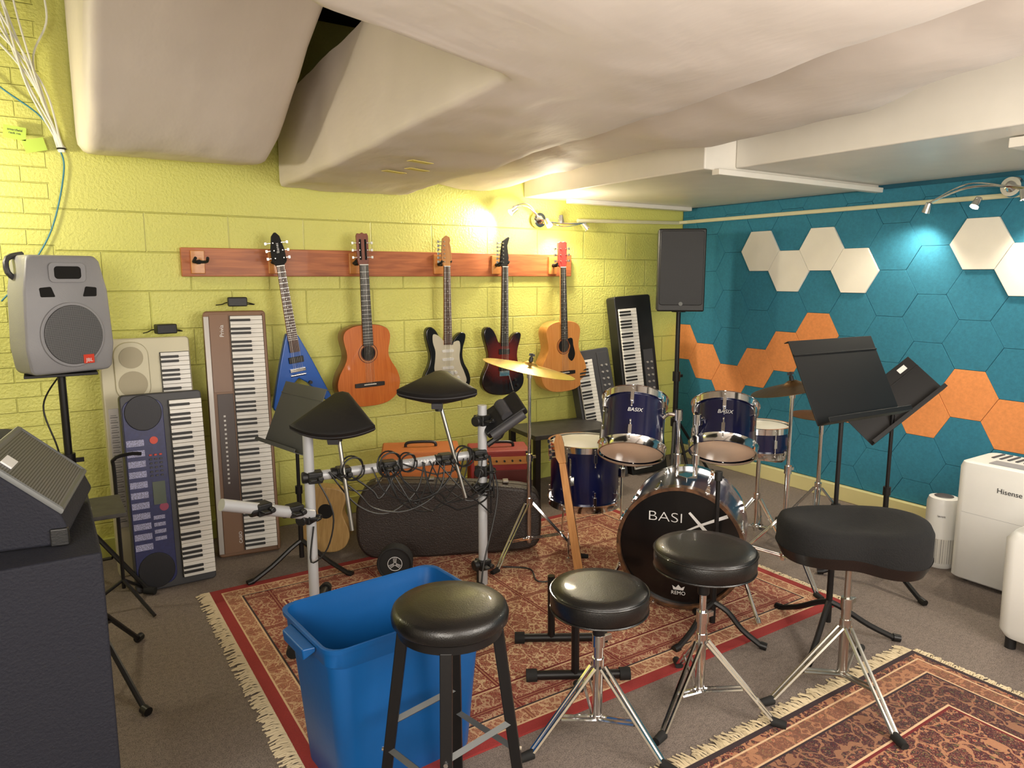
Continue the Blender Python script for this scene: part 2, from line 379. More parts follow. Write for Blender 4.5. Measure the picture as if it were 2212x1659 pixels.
def ductA():
    prof=[(4.28,2.8),(4.28,2.14),(4.2,2.09),(3.95,2.065),(3.78,2.06),(3.7,2.085),(3.62,2.12),(3.4,2.23),(3.1,2.40),(2.8,2.55),(2.4,2.72),(2.1,2.85),(2.1,2.94),(4.28,2.94)]
    P=[]
    for i,(a,b) in enumerate(prof[:-2]):
        P.append((a,b))
        if 0<i<len(prof)-3:
            c=prof[i+1]; P.append(((a+c[0])/2,(b+c[1])/2))
    P+=prof[-2:]
    nx=40; rs=[]
    for i in range(nx+1):
        u=i/nx; x=.22+.8*u
        ed=min(u,1-u)*nx; e=(.04 if ed<1 else (.01 if ed<2 else 0))
        rs.append([(x+(.014 if y<3.7 else 0)*noise.noise(Vector((0,y*4,z*4))),y,z+e*(1 if z<2.8 else 0)+wr((x,y,z),.012)*(1 if z<2.8 else 0)) for y,z in P])
    o=G().rings(rs).obj('air_duct',None,'duct',sharp=70); tag(o,'pinkish-beige wrapped duct sloping down to the lime wall','duct')
ductA()
for i,(x,y) in enumerate(((1.50,3.35),(1.56,3.22),(1.47,3.0))):
    o=G().box((0,0,0),(.13,.04,.002)).obj('masking_tape_strip',None,'tape',Mx=T((x,y,2.0))@Matrix.Rotation(R(20),4,'Z')); tag(o,'strip of yellowed masking tape stuck under the duct','tape','tape strips on the duct')

g=G().tube([(3.35,4.26,1.9),(4.38,4.26,1.925),(4.43,4.2,1.93),(4.43,.2,1.93)],.014,10)
tag(g.obj('conduit_pipe',None,'pipe'),'thin cream-painted conduit pipe running along the walls','pipe')

HR=.1657; HH=.287
def clip(poly,ax,lim,keep_less):
    out=[]
    for i in range(len(poly)):
        a,b=poly[i-1],poly[i]
        ina=(a[ax]<=lim) if keep_less else (a[ax]>=lim); inb=(b[ax]<=lim) if keep_less else (b[ax]>=lim)
        if ina!=inb:
            t=(lim-a[ax])/(b[ax]-a[ax]); out.append((a[0]+(b[0]-a[0])*t,a[1]+(b[1]-a[1])*t))
        if inb: out.append(b)
    return out
whites={(0,0),(2,0),(1,0),(3,0),(6,0),(7,0)}
oranges={(-3,-2),(-2,-3),(-1,-3),(0,-3),(1,-2),(2,-2),(3,-3),(6,-3),(5,-3),(7,-3)}
for i in range(-3,10):
    yc=3.51-.2486*i
    for k in range(-6,4):
        zc=(1.68 if i%2==0 else 1.535)+HH*k
        r=HR-.0008
        poly=[(yc+r*math.cos(R(60*j)),zc+r*math.sin(R(60*j))) for j in range(6)]
        poly=clip(clip(clip(poly,0,4.285,True),1,.104,False),1,2.035,True)
        if len(poly)<3 or max(p[1] for p in poly)-min(p[1] for p in poly)<.02: continue
        kind='white' if (i,k) in whites else 'orange' if (i,k) in oranges else 'teal'
        th=.024 if kind=='white' else .010
        A=[(0,p[0]-yc,p[1]-zc) for p in poly]; B=[(-th,p[0]-yc,p[1]-zc) for p in poly]
        o=G().rings([A,B]).obj('acoustic_hexagon',None,{'white':'hexw','orange':'hexo','teal':'teal'}[kind],bevel=.0022,Mx=T((4.474,yc,zc)))
        tag(o,{'white':'white felt hexagonal acoustic panel on the wall','orange':'orange felt hexagonal acoustic panel on the wall','teal':'teal felt hexagonal acoustic panel on the wall'}[kind],'acoustic panel','hexagonal acoustic panels on the wall')

# rugs
def rug(name,label,x0,x1,y0,y1,m,fr):
    t=thing(name,label,'rug',((x0+x1)/2,(y0+y1)/2,0))
    hx,hy=(x1-x0)/2,(y1-y0)/2
    g=G(); n=24
    rs=[]
    for j in range(n+1):
        y=-hy+2*hy*j/n
        rs.append([(-hx,y,0.0),(-hx,y,.007)]+[(-hx+2*hx*i/n,y,.008+.0015*noise.noise(Vector((i*.3,j*.3,0)))) for i in range(1,n)]+[(hx,y,.007),(hx,y,0)])
    g.rings(rs).obj('rug_body',t,m)
    for side in fr:
        g=G()
        L=2*hy if side in'LR' else 2*hx
        k=int(L/.005)
        for q in range(k):
            s=-L/2+L*(q+.5)/k; le=.035+random.random()*.03; w=.0032; dv=random.uniform(-.02,.02)
            if side=='L': a=(-hx,s); b=(-hx-le,s+dv)
            elif side=='R': a=(hx,s); b=(hx+le*.6,s+dv)
            elif side=='B': a=(s,hy); b=(s+dv,hy+le)
            g.tube([(a[0],a[1],.006),((a[0]+b[0])/2,(a[1]+b[1])/2,.006+random.random()*.006),(b[0],b[1],.003)],w,4)
        o=g.obj('fringe',t,'fringe',label='frayed cream yarn fringe'); o['kind']='stuff'
    return t
rug('area_rug','red persian-style rug with cream fringe under drums',.57,3.02,1.81,3.52,mat_rug('persian_rug_red',1.225,.855),'LR')
rug('area_rug','dark red floral persian-style rug with cream fringe',1.25,2.84,-.3,1.40,mat_rug('persian_rug_dark',.795,.85,True),'BR')

# ---------------------------------------------------------------- guitar rack board + guitars
t=thing('guitar_rack','long reddish wooden wall rail holding guitar hangers','guitar rack',(1.98,4.3,1.575))
G().box((0,-.02,0),(2.64,.036,.155)).obj('rail_board',t,'boardwood',bevel=.004)
hooks=[.74,1.15,1.63,2.20,2.64,3.12]
blk=None
for hx_ in hooks:
    x=hx_-1.98
    M=T((x,-.045,.0))
    if blk is None:
        g=G().box((0,0,0),(.07,.02,.125)); blk=g.obj('hanger_block',t,'oak',bevel=.004,Mx=M)
        g=G()
        g.cyl((0,-.01,0),(0,-.05,0),.012)
        g.tube([(-.03,-.12,.02),(-.033,-.09,.005),(-.028,-.06,0),(0,-.05,0),(.028,-.06,0),(.033,-.09,.005),(.03,-.12,.02)],.008,8,3)
        yoke=g.obj('hanger_yoke',t,'rubber',Mx=M)
    else: dup(blk,t,M); dup(yoke,t,M)

def half(prof,W,H,z0):
    P=cat([(p[1]*W,z0+p[0]*H,0) for p in prof],5)
    P=[(max(0,p.x),p.y) for p in P]
    return [(x,z) for x,z in P]+[(-x,z) for x,z in reversed(P[1:-1])]
AC=[(0,0),(.004,.14),(.03,.29),(.1,.42),(.2,.485),(.3,.5),(.42,.455),(.53,.375),(.61,.335),(.69,.335),(.78,.36),(.87,.37),(.94,.33),(.985,.22),(1,.1),(1,0)]
STR=[(-3.2,36),(-5.2,39.5),(-7.5,43.5),(-10.5,45.8),(-13.3,44.5),(-14,40),(-12.6,33),(-11.3,27),(-12.4,21),(-15,15.5),(-16.2,10),(-14.8,5),(-10,1.5),(-3,0),(4,0),(10.5,1.3),(14.7,5),(16,10),(14.7,15.5),(11.8,21),(10.6,26),(11,31.5),(12.6,37),(12.6,40.5),(10,41.6),(7,40),(4.8,37.4),(3.2,36)]
def guitar(kind,x,zn,tilt,label,y=4.165):
    t=thing('acoustic_guitar' if kind in('classical','steel') else 'electric_guitar',label,'guitar',(x,y,zn),(0,R(tilt),0))
    ac=kind in('classical','steel')
    if kind=='classical': bl,bw,nk=.50,.405,.355; bot=-(nk+bl)
    elif kind=='steel': bl,bw,nk=.51,.41,.38; bot=-(nk+bl)
    elif kind=='strat': bot=-.84
    elif kind=='rg': bot=-.87
    else: bot=-.80
    if ac:
        o=half(AC,bw,bl,bot); top={'classical':'cedar','steel':'spruce'}[kind]; side='rosew' if kind=='classical' else 'spruce'
        rr=[]
        for s,yy in ((.985,.062),(1,.055),(1,-.032),(.988,-.038)):
            rr.append([(p[0]*s,yy,(p[1]-bot-bl/2)*s+bot+bl/2) for p in o])
        G().rings(rr,caps=(True,False)).obj('guitar_body',t,side,sharp=50)
        G().prism([(p[0]*.988,(p[1]-bot-bl/2)*.988+bot+bl/2) for p in o],-.038,-.036).obj('soundboard',t,top,sharp=50)
        zc=bot+bl*.655
        g=G()
        for r,mi,yy in ((.062,0,-.0388),(.056,1,-.0392),(.050,0,-.0396),(.044,2,-.040)):
            g.m(mi).prism([(r*math.cos(R(10*k)),zc+r*math.sin(R(10*k))) for k in range(36)],yy,-.0385)
        g.obj('sound_hole',t,['rosew','oak','dark'])
        zb=bot+bl*.27
        G().prism([(-.095,zb-.012),(-.06,zb-.014),(.06,zb-.014),(.095,zb-.012),(.095,zb+.012),(.06,zb+.014),(-.06,zb+.014),(-.095,zb+.012)],-.048,-.037).m(1).box((0,-.049,zb+.002),(.08,.004,.006)).obj('bridge',t,['fretb','ivory'],bevel=.002)
        if kind=='steel':
            pg=cat([(.035,zc+.045,0),(.075,zc+.05,0),(.085,zc,0),(.10,zc-.07,0),(.07,zc-.115,0),(.035,zc-.08,0),(.05,zc-.035,0),(.055,zc,0)],5,True)
            G().prism([(a.x,a.y) for a in pg],-.0395,-.0382).obj('pickguard',t,'blackl')
        fy=-.046; fe=zc+.045; sb=zb
    else:
        fy=-.03; 
        if kind in('strat','rg'):
            wk=1.08
            P=cat([(a*.01*wk,bot+b*.01,0) for a,b in STR],4,True) if kind=='strat' else cat([(a*.0098*wk*(1.06 if b>38 else 1),bot+b*.01*(1.03 if b>38 else 1),0) for a,b in STR],3,True)
            G().prism([(p.x,p.y) for p in P],-.022,.022).obj('guitar_body',t,'blackl' if kind=='strat' else 'burst',bevel=.008,seg=3,sharp=60)
            fe=bot+.34; sb=bot+.155
            if kind=='strat':
                pg=[(-3,37),(-6,40),(-9.5,41),(-9.8,36),(-8.2,30),(-8.5,24),(-9,18),(-6,14.5),(-1,13),(5,9),(9,6.5),(13,9),(11.5,15),(9,21),(8.2,26),(8.8,32),(8,36),(4.5,35.5),(3,33.5)]
                P=cat([(a*.0107,bot+b*.01,0) for a,b in pg],4,True)
                G().prism([(p.x,p.y) for p in P],-.0245,-.022).obj('pickguard',t,'pickw',sharp=60)
                for zz in (.19,.245,.30):
                    G().prism([(p[0],p[1]+bot+zz) for p in rrect(.085,.018,.009)],-.032,-.024).obj('pickup',t,'white')
                for a,b in ((.075,.12),(.09,.085),(.055,.155)):
                    G().cyl((a,-.024,bot+b),(a,-.038,bot+b),.012,.010).obj('control_knob',t,'white')
            else:
                for zz in (.185,.30):
                    G().box((0,-.026,bot+zz),(.085,.01,.036)).obj('pickup',t,'black',bevel=.003)
                for a,b in ((.09,.10),(.11,.06)):
                    G().cyl((a,-.022,bot+b),(a,-.038,bot+b),.011,.010).obj('control_knob',t,'black')
            G().box((0,-.028,bot+.15),(.08,.012,.035)).cyl((.035,-.03,bot+.145),(.06,-.05,bot+.03),.003).obj('tremolo_bridge',t,'chrome',bevel=.002)
        else:
            V=[(-3.2,38),(3.2,38),(5.2,34),(11,20),(19.5,-2.5),(18.6,-5),(15.8,-5),(5,8),(0,11.5),(-5,8),(-15.8,-5),(-18.6,-5),(-19.5,-2.5),(-11,20),(-5.2,34)]
            G().prism([(a*.0088,bot+.04+b*.01) for a,b in V],-.022,.02).obj('guitar_body',t,'blueV',bevel=.007,seg=3)
            G().box((0,-.028,bot+.265),(.085,.012,.036)).obj('pickup',t,'black',bevel=.003)
            G().box((0,-.028,bot+.205),(.09,.014,.02)).cyl((-.045,-.02,bot+.175),(.045,-.02,bot+.175),.008).obj('tremolo_bridge',t,'chrome',bevel=.002)
            for a,b in ((.06,.12),(.085,.07)):
                G().cyl((a,-.022,bot+b),(a,-.038,bot+b),.011,.010).obj('control_knob',t,'black')
            fe=bot+.31; sb=bot+.205
    wn,wb=(.027,.032) if kind=='classical' else (.0225,.029)
    jn=bot+ (bl if ac else (.36 if kind!='v' else .40))
    def ringN(z,w,d): return [(-w,fy,z),(w,fy,z),(w*.85,fy+d*.7,z),(w*.3,fy+d,z),(-w*.3,fy+d,z),(-w*.85,fy+d*.7,z)]
    G().rings([ringN(0,wn,.022),ringN(jn*.9,wb,.024),ringN(jn-.02,wb,.04)]).obj('neck',t,'rosew' if kind in('classical','rg') else 'maple',sharp=30)
    G().rings([[(-wn,fy-.005,0),(wn,fy-.005,0),(wn,fy,0),(-wn,fy,0)],[(-wb,fy-.005,fe),(wb,fy-.005,fe),(wb,fy,fe),(-wb,fy,fe)]]).obj('fingerboard',t,'fretb' if kind in('classical','steel','rg') else 'fret')
    g=G(); scale=-sb; 
    for f in range(1,22):
        z=-(scale-scale/2**(f/12))
        if z<fe+.003: break
        w=wn+(wb-wn)*z/fe; g.box((0,fy-.0055,z),(2*w,.002,.0018))
    g.obj('frets',t,'steel')
    if kind!='classical':
        g=G()
        for f in (3,5,7,9,12,15,17):
            z0=-(scale-scale/2**((f-1)/12)); z1=-(scale-scale/2**(f/12)); zz=(z0+z1)/2
            if zz<fe: break
            g.cyl((0,fy-.0052,zz),(0,fy-.0062,zz),.0035,n=10)
        g.obj('fret_markers',t,'ivory')
    g=G(); 
    for s in range(6):
        a=(s-2.5)/2.5; g.cyl((a*wn*.8,fy-.008,0.0),(a*.026,fy-.011 if not ac else -.052,sb),.0007,n=5)
    g.obj('strings',t,'nylon')
    if kind=='classical': H=[(-.028,0),(-.036,.03),(-.037,.17),(-.03,.185),(-.012,.182),(0,.19),(.012,.182),(.03,.185),(.037,.17),(.036,.03),(.028,0)]; hm='rosew'
    elif kind=='steel': H=[(-.022,0),(-.034,.03),(-.038,.17),(-.02,.18),(0,.175),(.02,.18),(.038,.17),(.034,.03),(.022,0)]; hm='reddish'
    elif kind=='strat': H=[(-.021,0),(-.03,.03),(-.034,.06),(-.03,.14),(-.025,.175),(0,.195),(.022,.185),(.03,.165),(.022,.15),(.03,.12),(.038,.05),(.028,.02),(.021,0)]; hm='maple'
    elif kind=='rg': H=[(-.021,0),(-.036,.025),(-.03,.1),(-.018,.17),(.01,.19),(.03,.2),(.034,.19),(.018,.14),(.03,.06),(.021,0)]; hm='rubber'
    else: H=[(-.021,0),(-.04,.035),(-.038,.09),(-.022,.165),(-.004,.185),(.004,.185),(.022,.165),(.038,.09),(.04,.035),(.021,0)]; hm='rubber'
    G().prism([(a,b) for a,b in H],fy,fy+.016).obj('headstock',t,hm,bevel=.002)
    if kind=='v': text('Ibanez',.022,t,'lettw',T((0,fy-.001,.10))@Matrix.Rotation(R(-90),4,'Y')@FACE)
    G().box((0,fy-.004,.002),(2*wn,.008,.005)).obj('nut',t,'ivory')
    peg=None
    for q in range(6):
        if kind in('strat','rg'): px,pz,dx=-.02,.03+q*.025,-1
        else: px,pz,dx=(-.024 if q<3 else .024),.045+(q%3)*.042,(-1 if q<3 else 1)
        M=T((px,fy,pz))@Matrix.Diagonal((dx,1,1,1))
        if peg is None:
            peg=G().cyl((0,-.012,0),(0,.0,0),.004,n=10).cyl((.0,.010,0),(.03,.010,0),.003,n=8).box((.036,.010,0),(.013,.007,.016)).obj('tuning_peg',t,'steel',bevel=.002,Mx=M)
        else: dup(peg,t,M)
    if kind=='classical':
        g=G()
        for sx in(-.016,.016): g.box((sx,fy-.0005,.09),(.012,.002,.12))
        g.obj('headstock_slot',t,'dark')
    return t
guitar('v',1.15,1.555,-7,'bright blue V-shaped electric guitar hanging on the wall')
guitar('classical',1.635,1.565,-1.5,'orange-brown classical acoustic guitar hanging on the wall')
guitar('strat',2.20,1.56,0,'black electric guitar with white pickguard hanging on the wall')
guitar('rg',2.64,1.56,.5,'dark red sunburst electric guitar hanging on the wall')
guitar('steel',3.115,1.56,-2,'amber acoustic guitar with red headstock hanging on the wall')

# ---------------------------------------------------------------- keyboards
def keyboard(label,loc,rotz,lean,roll,W,L,th,bodymat,nw,z0,keyw,xk,extra):
    t=thing('electronic_keyboard',label,'keyboard',loc)
    t.matrix_basis=T(loc)@Matrix.Rotation(R(rotz),4,'Z')@Matrix.Rotation(R(roll),4,'Y')@Matrix.Rotation(R(-lean),4,'X')
    g=G(); P=rrect(W,L,.02)
    g.prism([(p[0],p[1]+L/2) for p in P],0,th)
    g.obj('keyboard_body',t,bodymat,bevel=.008)
    pitch=.0235; H=nw*pitch
    G().box((xk+keyw/2,-.002,z0+H/2),(keyw+.006,.008,H+.006)).obj('key_bed',t,'black')
    wk=G().box((0,0,0),(keyw,.018,pitch-.0014)).obj('white_key',t,'ivory',bevel=.0015,Mx=T((xk+keyw/2,-.012,z0+pitch/2)))
    for i in range(1,nw): dup(wk,t,T((xk+keyw/2,-.012,z0+pitch*(i+.5))))
    bk=None
    for i in range(nw-1):
        if i%7 in (2,6): continue
        M=T((xk+keyw*.31,-.024,z0+pitch*(i+1)))
        if bk is None: bk=G().box((0,0,0),(keyw*.62,.014,.0125)).obj('black_key',t,'black',bevel=.002,Mx=M)
        else: dup(bk,t,M)
    extra(t); return t
def ring(g,cx,cz,rx,rz,y0,y1,n=32): g.prism([(cx+rx*math.cos(2*math.pi*k/n),cz+rz*math.sin(2*math.pi*k/n)) for k in range(n)],y0,y1)
def ex_beige(t):
    g=G(); g.prism([(p[0]-.07,p[1]+1.03) for p in rrect(.16,.30,.07,8)],-.012,.002); g.obj('speaker_housing',t,'champagne',bevel=.005)
    g=G(); ring(g,-.07,1.10,.055,.055,-.016,-.011); g.obj('speaker_grille',t,'grillec'); 
    g=G(); ring(g,-.07,.965,.066,.066,-.016,-.011); g.obj('speaker_grille',t,'grillec')
    G().box((-.17,-.002,.55),(.045,.005,.6)).obj('printed_panel',t,'silver',bevel=.001)
    g=G()
    for i in range(22): g.box((-.17,-.006,.28+i*.025),(.034,.001,.003)).box((-.172,-.006,.29+i*.025),(.026,.001,.002))
    g.obj('panel_print',t,'lettd')
def ex_blue(t):
    g=G(); g.prism([(p[0]-.085,p[1]+.475) for p in rrect(.175,.90,.05,6)],-.006,.001); g.obj('control_panel',t,'navy',bevel=.003)
    for z in (.86,.10):
        g=G(); ring(g,-.085,z,.08,.085,-.014,-.005); g.obj('speaker_grille',t,'grilled',bevel=.003)
    G().box((-.045,-.008,.47),(.055,.004,.11)).obj('lcd_display',t,'screen')
    pm=mat('pale_print_block',(150,152,186),.5,var=.8,vscale=260)
    for i in range(11):
        z=.21+i*.05
        G().box((-.13,-.0065,z+.008),(.075,.001,.030)).obj('song_list_print',t,pm)
    for i in range(4): G().box((-.055,-.0068,.25+i*.034),(.05,.001,.018)).obj('song_list_print',t,pm)
    for i in range(6):
        for j in range(3): G().box((-.07+j*.022,-.010,.555+i*.02),(.012,.006,.008)).obj('control_button',t,'lettred' if i==5 else 'dgrey',bevel=.001)
    g=G(); ring(g,-.05,.725,.018,.018,-.011,-.006); g.obj('cursor_pad',t,'lettred'); 
    g=G(); ring(g,-.03,.40,.02,.02,-.009,-.006); g.obj('jog_dial',t,mat('magenta_dial',(150,60,90),.4))
def ex_privia(t):
    G().box((-.145,-.003,.66),(.026,.008,1.28)).obj('left_rail',t,'silver',bevel=.002)
    G().box((-.082,-.002,.14),(.095,.006,.24)).obj('lower_panel',t,'brown',bevel=.001)
    G().box((-.075,-.004,.57),(.08,.006,.62)).obj('control_strip',t,'dbrown',bevel=.001)
    G().box((-.082,-.002,1.10),(.095,.006,.42)).obj('upper_panel',t,mat('brown_panel',(128,96,74),.35),bevel=.001)
    bt=None
    for i in range(16):
        M=T((-.085,-.009,.40+i*.024))
        if bt is None: bt=G().box((0,0,0),(.010,.003,.010)).obj('control_button',t,'silver',Mx=M)
        else: dup(bt,t,M)
    text('Privia',.03,t,'lettw',T((-.07,-.008,1.22))@Matrix.Rotation(R(-90),4,'Y')@FACE)
    text('CASIO',.022,t,'lettw',T((-.045,-.008,.10))@Matrix.Rotation(R(-90),4,'Y')@FACE)
    G().box((.148,-.006,.66),(.012,.02,1.3)).obj('end_rail',t,'brown',bevel=.002)
keyboard('champagne-coloured arranger keyboard standing upright against the wall',(.44,3.96,.0),0,8,0,.42,1.20,.10,'champagne',45,.06,.135,.065,ex_beige)
keyboard('navy and silver portable keyboard standing on its end',(.46,3.70,.0),0,7,0,.36,.95,.09,'dgrey',37,.04,.145,.03,ex_blue)
keyboard('brown and silver digital piano standing upright against the wall',(.86,3.93,.0),-8,9,0,.32,1.33,.12,'brown',54,.03,.165,-.025,ex_privia)
def ex_none(t):
    G().box((.09,-.003,.55),(.09,.01,.8)).obj('front_strip',t,'dgrey',bevel=.002)
    kn=None
    for i in range(12):
        for j in range(2):
            M=T((.07+j*.04,-.008,.3+i*.05))
            if kn is None: kn=G().cyl((0,0,0),(0,-.012,0),.008,n=10).obj('control_knob',t,'silver',Mx=M)
            else: dup(kn,t,M)
keyboard('black stage piano leaning upright against the wall',(3.85,3.95,.0),-5,8,-3,.34,1.37,.11,'black',52,.05,.16,-.15,ex_none)
keyboard('dark grey synthesizer leaning upright behind the bench',(3.48,3.98,.0),-6,11,-5,.32,.98,.09,'dgrey',37,.04,.13,-.14,ex_none)
def adapter(loc,rz,label):
    t=thing('power_adapter',label,'power adapter',loc,(0,0,R(rz)))
    G().box((0,0,.025),(.10,.06,.05)).obj('adapter_case',t,'black',bevel=.006)
    G().tube([(.05,0,.02),(.09,.02,.008),(.05,.045,.01),(-.04,.05,.02),(-.08,.03,.01),(-.11,.0,.008)],.003,6,5).obj('cord',t,'black')
adapter((.55,4.19,1.20),10,'black power adapter lying on a keyboard end')
adapter((.92,4.19,1.335),-8,'black power adapter resting on top of digital piano')

# ---------------------------------------------------------------- stands helpers
def tripod(t,hub,r,z_top,angs,m,rad=.009,foot=.016,brace=True,z_low=None):
    zl=z_low if z_low is not None else z_top*.35
    for a in angs:
        c,s=math.cos(R(a)),math.sin(R(a)); px,py=-s*.012,c*.012
        g=G()
        for q in (-1,1):
            g.tube([(hub[0]+c*.02+px*q,hub[1]+s*.02+py*q,z_top),(hub[0]+c*r*.95+px*q*.6,hub[1]+s*r*.95+py*q*.6,foot*.8)],rad*.6,6)
        if brace:
            for q in (-1,1): g.tube([(hub[0]+c*.015+px*q,hub[1]+s*.015+py*q,zl),(hub[0]+c*r*.55+px*q,hub[1]+s*r*.55+py*q,z_top*(1-.55))],rad*.5,6)
        g.obj('leg',t,m)
        G().cyl((hub[0]+c*r*.9,hub[1]+s*r*.9,foot*1.1),(hub[0]+c*(r+.02),hub[1]+s*(r+.02),foot*.95),foot*.9,foot*.75,n=12).obj('rubber_foot',t,'rubber')
    G().cyl((hub[0],hub[1],z_top-.02),(hub[0],hub[1],z_top+.03),.02,n=16).obj('collar',t,m)
    G().cyl((hub[0],hub[1],zl-.012),(hub[0],hub[1],zl+.012),.018,n=16).obj('collar',t,m)
def cym(t,M,r,m):
    g=G(); g.lathe([(.006,.028),(.02,.027),(.035,.018),(.045,.01),(r*.4,.004),(r*.75,-.004),(r,-.012),(r,-.0135),(r*.75,-.006),(r*.4,.002),(.045,.007),(.03,.015),(.006,.024)],56,caps=(False,False))
    o=g.obj('cymbal',t,m,Mx=M,sharp=60)
    G().cyl((0,0,.02),(0,0,.05),.012,.01).cyl((0,0,.05),(0,0,.07),.006).box((0,0,.062),(.03,.006,.012)).obj('wing_nut',t,'black',Mx=M)
    return o
def cymbal_stand(loc,h,r,tilt,label,m,angs=(20,140,260),spread=.28,rot=0,tx=-4):
    t=thing('cymbal_stand',label,'cymbal stand',(loc[0],loc[1],0))
    tripod(t,(0,0),spread,.30,angs,'chrome')
    G().cyl((0,0,.08),(0,0,.55),.0125).cyl((0,0,.53),(0,0,h-.03),.009).cyl((0,0,.53),(0,0,.57),.018).box((.025,0,.55),(.03,.01,.014)).cyl((0,0,h-.06),(0,0,h-.02),.014).obj('pole',t,'chrome')
    M=T((0,0,h))@Matrix.Rotation(R(rot),4,'Z')@Matrix.Rotation(R(tx),4,'X')@Matrix.Rotation(R(tilt),4,'Y')
    G().cyl((0,0,-.04),(0,0,.02),.006).obj('tilter',t,'chrome',Mx=M)
    cym(t,M,r,m)
    return t
cymbal_stand((2.11,3.07),1.035,.245,12,'gold crash cymbal on chrome tripod stand','gold',(200,320,80),.3,-34,-1)
cymbal_stand((3.05,2.17),.97,.2,-12,'dark bronze cymbal on chrome tripod stand','bronze',(250,10,130),.3,-33)
t=thing('hi_hat_stand','bronze hi-hat cymbals on chrome tripod stand','hi-hat',(3.72,2.44,0))
tripod(t,(0,0),.25,.28,(210,330,90),'chrome')
G().cyl((0,0,.06),(0,0,.6),.0125).cyl((0,0,.6),(0,0,.95),.004).cyl((0,0,.6),(0,0,.66),.016).obj('pole',t,'chrome')
M=T((0,0,.72)); cym(t,M,.18,'bronze'); cym(t,T((0,0,.695))@Matrix.Rotation(math.pi,4,'X'),.18,'bronze')
G().box((0,-.16,.03),(.09,.26,.012),Matrix.Rotation(R(8),4,'X')).obj('foot_pedal',t,'blackm',bevel=.003)

# ---------------------------------------------------------------- drums
def lugset(parent,rad,z,n,h,M=None,off=0):
    lug=None
    for i in range(n):
        a=2*math.pi*(i+off)/n
        Mx=Matrix.Rotation(a,4,'Z')@T((rad,0,z))
        if M is not None: Mx=M@Mx
        if lug is None:
            lug=G().box((.008,0,0),(.018,.016,.045)).cyl((.012,0,-h),(.012,0,h),.0032,n=8).box((.012,0,h),(.008,.008,.008)).box((.012,0,-h),(.008,.008,.008)).obj('lug',parent,'chrome',bevel=.004,Mx=Mx)
        else: dup(lug,parent,Mx)
def drum_parts(sh,rad,dep,top,bot,nl,two=True):
    for z,hm in ((dep/2,top),(-dep/2,bot)):
        G().lathe([(rad+.004,z-.02),(rad+.011,z-.02),(rad+.011,z+.012 if z>0 else z+.008),(rad+.016,z+.014 if z>0 else z+.02),(rad+.004,z+.014 if z>0 else z+.02)],48,caps=(False,False)).obj('hoop',sh,'chrome')
        zz=z*(1.02)
        G().lathe([(rad+.003,zz-.001),(rad*.98,zz+(.003 if z>0 else -.003)),(.001,zz+(.003 if z>0 else -.003))],48,caps=(False,False)).obj('drum_head',sh,hm)
    if two:
        lugset(sh,rad,dep/2-.045,nl,.045,off=.5); lugset(sh,rad,-dep/2+.045,nl,.045,off=.5)
    else: lugset(sh,rad,0,nl,dep/2,off=.5)
def shell(name,parent,rad,dep,m,Mx,n=56):
    return G().lathe([(rad-.006,-dep/2),(rad,-dep/2),(rad,dep/2),(rad-.006,dep/2)],n,caps=(False,False)).obj(name,parent,m,Mx=Mx)
fr=Vector((-.79,-.615,0)).normalized()
t=thing('drum_kit','dark blue bass drum with two mounted toms on the rug','drum kit',(2.33,2.19,0))
BR=.272; BD=.38
ctr=Vector((0,0,.292))-fr*(BD/2)
Mb=frame(ctr,fr)
bs=shell('bass_drum',t,BR,BD,'drumblue',Mb)
for z in (BD/2,-BD/2):
    G().lathe([(BR-.004,z-.022),(BR+.012,z-.022),(BR+.012,z+.022),(BR-.004,z+.022),(BR-.004,z-.022)],64,caps=(False,False)).obj('hoop',bs,['hoopw'] if z>0 else ['chrome'])
    G().lathe([(BR-.002,z),(.001,z+.004)],64,caps=(False,False)).obj('drum_head',bs,'headblack' if z>0 else 'headwhite')
lugset(bs,BR,BD/2-.07,8,.055,off=.5); lugset(bs,BR,-BD/2+.07,8,.055,off=.5)
claw=None
for i in range(8):
    Mx=Matrix.Rotation(2*math.pi*(i+.5)/8,4,'Z')@T((BR+.012,0,BD/2))
    if claw is None: claw=G().box((.004,0,-.005),(.01,.022,.05)).cyl((0.004,0,.024),(0.004,0,.034),.006,n=8).obj('claw_hook',bs,'chrome',bevel=.003,Mx=Mx)
    else: dup(claw,bs,Mx)
zf=BD/2+.0055
text('BASI',.064,bs,'lettw',T((-.068,.135,zf))@Matrix.Diagonal((1.3,1,1,1)),name='logo_lettering',bold=-.0012)
g=G()
def stroke(a,b,w,w2):
    a=Vector(a);b=Vector(b); d=(b-a).normalized(); n_=Vector((-d.y,d.x,0))
    g.add([a+n_*w/2,a-n_*w/2,b-n_*w2/2,b+n_*w2/2],[(0,1,2,3)])
stroke((-.03,.052,zf+.0004),(.08,.112,zf+.0004),.002,.010); stroke((.08,.112,zf+.0004),(.20,.168,zf+.0004),.010,.016); stroke((.036,.168,zf+.0008),(.13,.068,zf+.0008),.011,.017)
g.obj('logo_cross',bs,'lettw')
text('REMO',.024,bs,'lettw',T((.0,-.215,zf)),name='logo_lettering')
g=G().add([(-.022,-.20,zf),(.022,-.20,zf),(.028,-.18,zf),(.012,-.19,zf),(0,-.175,zf),(-.012,-.19,zf),(-.028,-.18,zf)],[(0,1,2,3,4,5,6)]); g.obj('crown_logo',bs,'lettw')
rt=Vector((-fr.y,fr.x,0))
for s in(-1,1):
    a=Vector((0,0,.22))-fr*.12+rt*s*.25; b=Vector((0,0,.012))+fr*.06+rt*s*.35
    G().cyl(a,b,.008).cyl(a+(b-a)*.2,a,.014).cyl(b+(a-b)*.08,b,.014,.012).obj('spur',t,'chrome')
top=Vector((0,0,.565))-fr*.20
